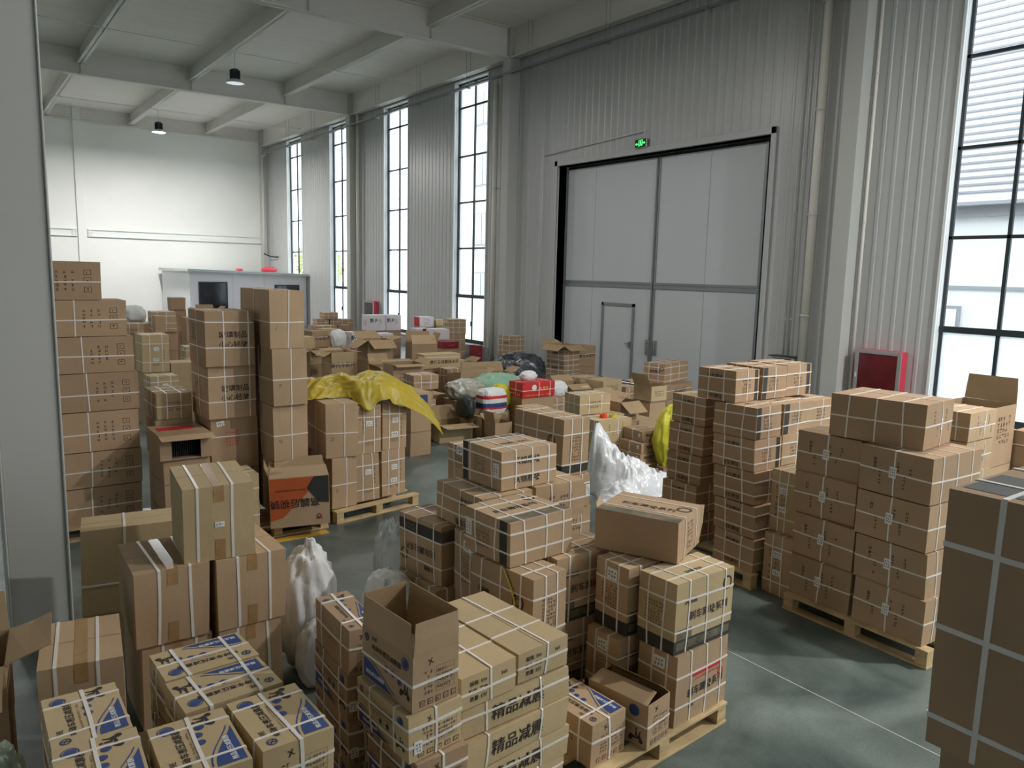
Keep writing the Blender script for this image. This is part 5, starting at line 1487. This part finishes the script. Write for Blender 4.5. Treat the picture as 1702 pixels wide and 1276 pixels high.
for (x, y, l) in ((7.96, 7.36, 'rough wooden block on the floor, the nearer of two before the flat lettered cartons'), (8.24, 7.42, 'rough wooden block on the floor, the farther of two before the flat lettered cartons')):
    f = MB(); f.box(-.09, -.06, 0, .09, .06, .09); o = f.build('wooden_block', 'block_wood', bevel=.006); o.location = (x, y, 0); o.rotation_euler.z = .3; tag(o, l, 'wood block')
heapopen(8.45, 8.55, .50, .33, .44, .42, 0, 'open lettered carton with a wide flap hanging to the front behind the flat cartons', {'S': 125, 'N': 60, 'W': -60}, 'kraft', style=lambda c, t: c.glyphs('S', c.d*.5, c.h*.3, c.d*.6, .06, 1, 7, 0, INK), fl=.26)
heapopen(9.58, 8.96, .69, .26, .42, .38, 0, 'open tan carton with a dark flap leaning outward near the gate', {'W': 28, 'N': 80}, 'kraft_yellow', style=pr, fl=.24)
carton(9.08, 8.75, .0, .45, .44, .40, 0, 'bare', 'plain carton on the floor behind the yellow bag', HP, n=3)
stack('before the gate, behind the open tan carton', 'long strapped carton with dark square print', G_['nd'], [(11.97, 10.86, .59, .41, .5, 1.02, 12.9, 'lattice2'), (11.80, 10.60, .30, .285, .6, 1.05, 13, 'words', 'long lettered carton'), (11.80, 10.60, .0, .295, .6, 1.05, 13, 'lattice', 'long strapped carton')], 'lattice', 'kraft_red')
heapbox(10.27, 10.88, .44, .31, .46, .58, 8, 'print', 'open topped tan carton in front of the wicket door', 'kraft_yellow')
heapopen(9.64, 11.25, .40, .28, .46, .50, -6, 'open carton with bent flaps lying before the wicket door', {'S': 115, 'W': 80, 'N': 60}, 'kraft_yellow', fl=.2)
heapbox(10.95, 10.95, .30, .28, .36, .34, 0, 'lattice', 'small strapped carton between the two open ones before the gate', 'kraft_red')
# by the gate jamb
stack('beside the gate jamb', 'strapped carton with round emblem', G_['nd'], [(12.03, 14.17, .68, .36, .60, .56, 7, 'lattice2'), (12.03, 14.17, .32, .355, .60, .56, 7, 'lattice2'), (12.03, 14.17, .0, .315, .60, .56, 7, 'lattice')], 'lattice2', 'kraft_red')
open_carton(11.98, 14.12, 1.042, .05, .62, .60, 7, 'opened carton lid with wide flaps on top of the emblem cartons by the gate', {'S': 118, 'W': 120, 'E': 100, 'N': 70}, G_['nd'], 'kraft_yellow', fl=.24)
stack('next to the emblem cartons at the gate', 'large dark brown printed carton', G_['nd'], [(12.66, 14.35, .52, .52, .5, .56, 0), (12.66, 14.35, .0, .515, .5, .56, 0)], 'words', 'kraft_red')
heapbox(11.10, 12.50, .22, .34, .5, .62, 0, 'lattice', 'strapped carton low in the dark before the emblem cartons', 'kraft_red', grp=G_['nd'])
stack('against the column left of the gate', 'large strapped carton', G_['nd'], [(13.16, 17.75, .50, .50, .60, .46, 12, 'lattice2'), (13.16, 17.75, .0, .495, .60, .46, 12)], 'lattice', 'kraft_red')
blob('black_wrapped_bundle', (11.1, 14.75, .48), (.62, .42, .42), 'film_black', 'glossy black plastic wrapped bundle leaning beside the emblem cartons', 'bundle', 11, .3, 1.8, floor_z=0, rz=-.5)
blob('black_wrapped_bundle', (10.75, 13.95, .33), (.40, .32, .3), 'film_black', 'lower glossy black plastic bundle in front of the larger one', 'bundle', 12, .34, 2.0, floor_z=0)
heapopen(9.70, 13.75, .25, .34, .45, .42, -10, 'open tan carton with bent flap beside the black bundles', {'E': 60, 'S': 100, 'N': 30}, 'kraft_yellow', fl=.24)
# red gift box and what lies round it
heapbox(7.85, 10.30, .69, .26, .40, .70, 0, 'red', 'bright red strapped gift box with yellow lettering', 'kraft')
blob('white_paper_bag', (8.15, 10.55, 1.03), (.16, .1, .09), 'bag_white', 'crumpled white bag lying on the red gift box', 'bag', 13, .3, 2, 40, 24, floor_z=.955)
heapbox(7.60, 9.70, .40, .21, .45, .42, 2, 'pallet_turned', 'tan strapped carton before the red gift box', 'kraft_yellow')
heapbox(8.57, 10.39, .36, .26, .40, .42, 0, 'lattice', 'strapped carton to the gate side of the red gift box', 'kraft_red')
blob('white_plastic_bag', (8.85, 10.62, .74), (.22, .14, .15), 'bag_white', 'white plastic bag slumped to the gate side of the red gift box', 'bag', 14, .3, 2, 44, 28, floor_z=.622)
blob('green_striped_sack', (8.30, 11.75, .62), (.55, .30, .30), 'sack_green', 'pale green striped sack spread behind the red gift box', 'sack', 15, .3, 1.6, floor_z=.40)
carton(7.85, 11.5, .0, .40, .5, .9, 0, 'bare', 'plain carton supporting the green striped sack', HP, n=3)
blob('striped_bag', (7.42, 10.62, .62), (.24, .17, .24), ['bag_white', 'ink_red', 'ink_blue', 'ink_green'], 'white woven bag with red and navy stripes in the middle of the heap', 'bag', 16, .14, 1.5, floor_z=.42,
     sq=.5, zmats=[(.33, 0), (.26, 1), (.215, 0), (.15, 2), (.13, 0), (.10, 1), (-1, 0)])
blob('yellow_bag', (7.72, 10.78, .64), (.20, .15, .24), 'bag_yellow', 'small crumpled yellow bag beside the striped woven bag', 'bag', 17, .35, 2.0, 44, 30, floor_z=.42)
carton(7.08, 10.40, .0, .418, .52, .52, 3, 'print', 'tan carton under the striped woven bag', HP, 'kraft_yellow', n=4)
carton(7.60, 10.62, .0, .418, .45, .22, 3, 'bare', 'narrow plain carton under the small yellow bag', HP, 'kraft_yellow', n=3)
blob('clear_bag', (7.35, 11.35, .74), (.36, .22, .18), 'film_grey', 'clear plastic bags bunched behind the striped woven bag', 'bag', 18, .35, 2.2, floor_z=.58)
carton(7.05, 11.10, .0, .58, .5, .60, 0, 'bare', 'plain carton under the bunched clear bags', HP, n=3)
blob('dark_sack', (6.98, 10.75, .55), (.12, .2, .2), 'sack_dark', 'dark green sack wedged between the striped bag and a carton', 'sack', 19, .25, 2.0, 36, 24, floor_z=.3)
heapopen(6.40, 10.63, .0, .30, .50, .62, -6, 'long open carton with wide flaps folded out in front of the heap', {'S': 95, 'N': 40, 'W': 70, 'E': 35}, 'kraft_yellow', fl=.28)
heapopen(7.06, 9.98, .0, .38, .32, .34, 0, 'small open carton with raised brown flap right of the long open one', {'W': 10, 'N': 60}, 'kraft_red', fl=.18)
heapbox(6.88, 11.75, .33, .28, .40, .36, 5, 'print', 'torn topped brown carton behind the long open one', 'kraft')
# stack column behind the centre pallet
stack('in the column behind the long open carton', 'strapped flat carton', HP, [(6.30, 11.32, .80, .245, .45, .46, -6), (6.28, 11.35, .62, .175, .45, .42, 0, 'print'), (6.26, 11.30, .42, .195, .5, .46, 0, 'lattice'), (6.28, 11.3, .21, .205, .5, .42, 0, 'print'), (6.28, 11.3, .0, .205, .5, .42, 0)], 'lattice', 'kraft_red')
carton(5.90, 11.05, .0, .50, .46, .36, -4, 'bare', 'tall plain carton standing on the floor behind the yellow sheet', HP, 'kraft')
heapbox(5.55, 10.05, .74, .24, .72, .36, 1.3, 'bluesq', 'white topped carton with a blue square behind the yellow sheet', 'kraft')
heapbox(7.90, 12.84, .62, .28, .36, .34, 0, 'lattice', 'small latticed carton, upper of the pair beside the large blank carton', 'kraft_red')
heapopen(7.80, 12.20, .55, .30, .5, .62, 0, 'large carton with a blank wide flap standing upright mid heap', {'S': 3, 'E': 70}, 'kraft', fl=.25)
# long carton with black lettering and its neighbours
def st_longword(c, t):
    c.text('S', '摩托车减震器总成', c.d*.55, c.h*.45, .085); c.strap('z', .75, t, .012); c.rect('T', c.d*.1, c.w*.45, c.d*.95, c.w*.52, SOFT)
ST['longword'] = st_longword
heapbox(7.63, 13.30, .86, .29, .36, .86, .2, 'longword', 'long lettered carton lying level in front of the white gift boxes', 'kraft_yellow')
heapopen(6.55, 12.55, .62, .46, .50, .62, -6, 'dark sided open carton with white paper flaps beside the long lettered one', {'S': 100, 'N': 80, 'E': 60}, 'kraft', fl=.16, style=pr)
heapopen(7.45, 15.45, .80, .46, .50, .62, 3, 'large open carton with flaps spread wide below the white cartons', {'S': 125, 'W': 120, 'N': 60, 'E': 80}, 'kraft', fl=.30)
heapopen(8.35, 15.10, .72, .46, .50, .60, -12, 'dark brown carton bulging open beside the wide flapped one', {'E': 20, 'N': 15, 'S': -40}, 'kraft_red', fl=.25)
heapopen(6.02, 14.10, .62, .56, .40, .50, 6, 'open carton printed with a faded oval standing before the white cartons', {'W': 115, 'N': 80, 'E': 95}, 'kraft_yellow', fl=.18, style=wds)
heapopen(6.80, 13.62, .55, .36, .44, .46, 0, 'open brown carton with one tan flap folded down, behind the yellow sheet', {'S': 120, 'W': 70, 'N': 30}, 'kraft', fl=.24)
heapbox(6.02, 13.45, .42, .28, .40, .50, 0, 'bare', 'dark carton with torn white paper behind the yellow sheet', 'kraft_red')
heapbox(5.35, 14.75, .60, .60, .44, .40, 0, 'sticker_tall', 'tall tan carton just beyond the tallest plain column', 'kraft')
heapbox(5.40, 13.90, .30, .40, .4, .3, 0, 'lattice', 'small strapped carton low beyond the tallest plain column', 'kraft')
heapbox(5.62, 16.0, .62, .26, .4, .44, 0, 'white', 'white and pink carton glimpsed past the faded oval carton', 'white_card', grp=G_['wh'])
heapbox(5.62, 16.45, .88, .22, .4, .40, 0, 'maroon', 'dark red carton glimpsed behind the faded oval carton', 'kraft')
# white gift cartons
WH = G_['wh']
heapbox(10.92, 22.60, .86, .50, .50, .60, 0, 'white', 'white carton with black brush lettering, the left of the highest pair', 'white_card', grp=WH, under='under the farther lettered white carton')
heapbox(11.54, 22.60, .86, .50, .50, .55, 0, 'white', 'white carton with black brush lettering, the right of the highest pair', 'white_card', grp=WH, under='under the nearer lettered white carton')
heapbox(8.36, 18.27, .80, .40, .52, .34, 2.4, 'white', 'white carton with red figures left of the wide flapped open one', 'white_card', grp=WH)
heapbox(9.40, 19.9, .62, .38, .50, .45, 0, 'white', 'white carton behind the wide flaps, the nearer of two', 'white_card', grp=WH, under='under the nearer white carton behind the flaps')
heapbox(9.95, 19.9, .62, .38, .50, .45, 0, 'white', 'white carton behind the wide flaps, the farther of two', 'white_card', grp=WH, under='under the farther white carton behind the flaps')
heapbox(9.75, 17.5, .55, .36, .4, .26, 0, 'white', 'small white carton beside the bulging brown one', 'white_card', grp=WH)
heapbox(12.63, 22.31, .97, .33, .48, .51, -6, 'white_red', 'white carton with a red end, highest near the middle window', 'white_card', grp=WH)
heapbox(12.20, 21.75, .64, .325, .44, .50, 0, 'white_stripe', 'white carton with a dark red stripe under the red ended one', 'white_card', grp=WH)
heapbox(11.60, 19.72, .79, .31, .60, .53, -12, 'bare', 'plain white carton in front of the red ended one', 'white_card', grp=WH)
heapbox(11.45, 18.90, .60, .20, .40, .56, 0, 'maroon', 'flat dark red gift carton below the plain white one', 'kraft', grp=WH)
stack('by the window left of the gate', 'brown strapped carton', HP, [(12.95, 21.0, .81, .49, .50, .60, -10, 'lattice2'), (12.95, 20.98, .50, .305, .5, .58, -6), (12.95, 20.98, .0, .495, .5, .58, -6)], 'lattice', 'kraft')
heapbox(13.20, 22.2, 1.0, .20, .5, .42, 0, 'bare', 'low tan carton between the red ended white one and the window', 'kraft_yellow')
heapbox(12.05, 18.0, .30, .45, .4, .18, 0, 'maroon', 'narrow red carton end below the brown strapped pair', 'kraft')
heapopen(10.55, 16.55, .25, .25, .5, .5, 0, 'low open carton lying before the plinth by the column', {'S': 100, 'E': 60}, 'kraft_red', fl=.2)
heapbox(9.70, 15.6, .40, .28, .5, .5, 5, 'lattice', 'strapped carton behind the large blank flap', 'kraft_red')
# small cartons below the second window
SM = 'small cartons below the far windows'
for (x, y, z, h, d, l) in ((10.59, 25.35, 1.08, .22, .50, 'small brown carton on top of the little pyramid below a far window'), (10.34, 25.4, .86, .215, .42, 'small brown carton in the middle row of the pyramid, farther from the window'),
                           (10.80, 25.4, .86, .215, .40, 'small brown carton in the middle row of the pyramid, nearer the window')):
    carton(x, y, z, h, .4, d, 3, 'lattice', l, SM, 'kraft_red', n=3)
for i, x in enumerate((10.15, 10.62, 11.1)):
    carton(x, 25.4, .43, .425, .42, .45, 0, 'bare', 'carton in the upper base row of the pyramid, %s' % ('farthest left', 'middle', 'nearest the window')[i], SM, 'kraft', n=3)
    carton(x, 25.4, .0, .425, .42, .45, 0, 'bare', 'carton in the lower base row of the pyramid, %s' % ('farthest left', 'middle', 'nearest the window')[i], SM, 'kraft', n=3)
heapbox(11.3, 25.9, .78, .24, .55, .60, 0, 'lattice', 'flat strapped carton beside the little pyramid', 'kraft_red')
heapbox(6.96, 17.43, .95, .38, .40, .42, 8, 'words', 'brown carton leaning beside the white shopping bag', 'kraft_red')
heapbox(8.19, 19.76, 1.0, .18, .50, .46, 0, 'bare', 'tan carton behind the white shopping bag', 'kraft_yellow')
heapbox(9.2, 22.6, .75, .30, .50, .60, 0, 'lattice', 'strapped carton in the haze below the far windows', 'kraft_red')
heapbox(6.30, 16.54, 1.0, .28, .40, .36, 0, 'bare', 'tan carton with bright lid beyond the tallest plain column', 'kraft_yellow')
heapopen(6.14, 15.5, .78, .30, .4, .42, 20, 'open carton with white flaps beyond the tallest plain column', {'W': 110, 'S': 110, 'E': 95}, 'kraft_yellow', fl=.2)
heapbox(7.7, 21.8, .85, .40, .45, .35, 0, 'bare', 'yellowish carton farthest back beside the cabin', 'kraft_yellow')
blob('shopping_bag', (7.66, 17.55, 1.10), (.20, .14, .26), 'bag_white', 'white shopping bag with handles standing on the heap', 'bag', 21, .25, 1.6, 44, 30, floor_z=.9)
carton(7.42, 17.35, .0, .90, .5, .5, 0, 'bare', 'tall plain carton under the white shopping bag', HP, n=3)
# left part of the heap, seen between the column stacks
heapbox(3.70, 18.7, 1.30, .45, .62, .52, -5, 'lattice2', 'large strapped carton, highest of those seen between the two columns', 'kraft')
heapbox(3.50, 17.3, 1.30, .0+.44, .34, .18, 0, 'bare', 'narrow brown carton beside the large strapped one between the columns', 'kraft_red')
heapbox(4.05, 17.05, 1.22, .50, .44, .40, 0, 'bare', 'dark carton with open white flap beside the glassware column', 'kraft_red')
heapbox(3.75, 15.9, .88, .34, .44, .36, 0, 'sticker_tall', 'tan carton with small white tag beside the glassware column', 'kraft_yellow')
heapbox(3.16, 14.49, .55, .53, .44, .50, 0, 'bare', 'bright topped tan carton beside the lower glassware carton', 'kraft_yellow')
heapbox(2.70, 14.50, .93, .66, .50, .44, 2, 'upright_s', 'tall tan carton with printed marks seen between the two columns', 'kraft_yellow')
heapbox(2.62, 13.5, .58, .40, .46, .44, 2, 'upright_s', 'tan carton with printed marks, in front of the tall one between columns', 'kraft_yellow')
heapbox(3.10, 18.6, 1.15, .35, .5, .42, 0, 'lattice', 'small carton beside the pillar column top, far behind', 'kraft_red')
heapbox(3.20, 20.4, 1.45, .28, .5, .50, 0, 'bare', 'brown carton farthest back beside the pillar column', 'kraft_red')
heapbox(4.55, 20.6, 1.70, .30, .4, .34, 0, 'bare', 'small carton standing up before the cabin corner', 'kraft_red')
heapopen(5.0, 19.6, 1.35, .34, .45, .45, 0, 'open carton with papers before the cabin', {'W': 60, 'N': 40, 'E': 50}, 'kraft_yellow', fl=.2)
blob('white_plastic_bag', (3.55, 20.0, 1.62), (.28, .2, .22), 'bag_white', 'white plastic bag on the heap far behind the pillar column', 'bag', 22, .3, 1.9, 40, 26, floor_z=1.42)
carton(3.4, 19.8, .0, .70, .5, .5, 0, 'bare', 'lower plain carton under the far white plastic bag', HP, n=3)
carton(3.4, 19.8, .702, .715, .5, .5, 0, 'bare', 'upper plain carton under the far white plastic bag', HP, n=3)
heapbox(4.35, 12.6, 1.55, .36, .55, .55, 3, 'bare', 'tan carton with light lid, just over the glassware column before the dark cabin window', 'kraft_yellow')
# objects on the cabin roof
blob('red_bundle', (13.2, 38.6, 2.68), (.36, .25, .16), 'red_paint', 'red bundle lying on the roof of the cabin', 'bundle', 31, .25, 2, 36, 20, floor_z=2.575)
blob('red_bundle', (11.6, 38.2, 2.66), (.16, .14, .07), 'red_paint', 'small pink-red packet on the cabin roof', 'bundle', 32, .25, 2, 30, 16, floor_z=2.615)
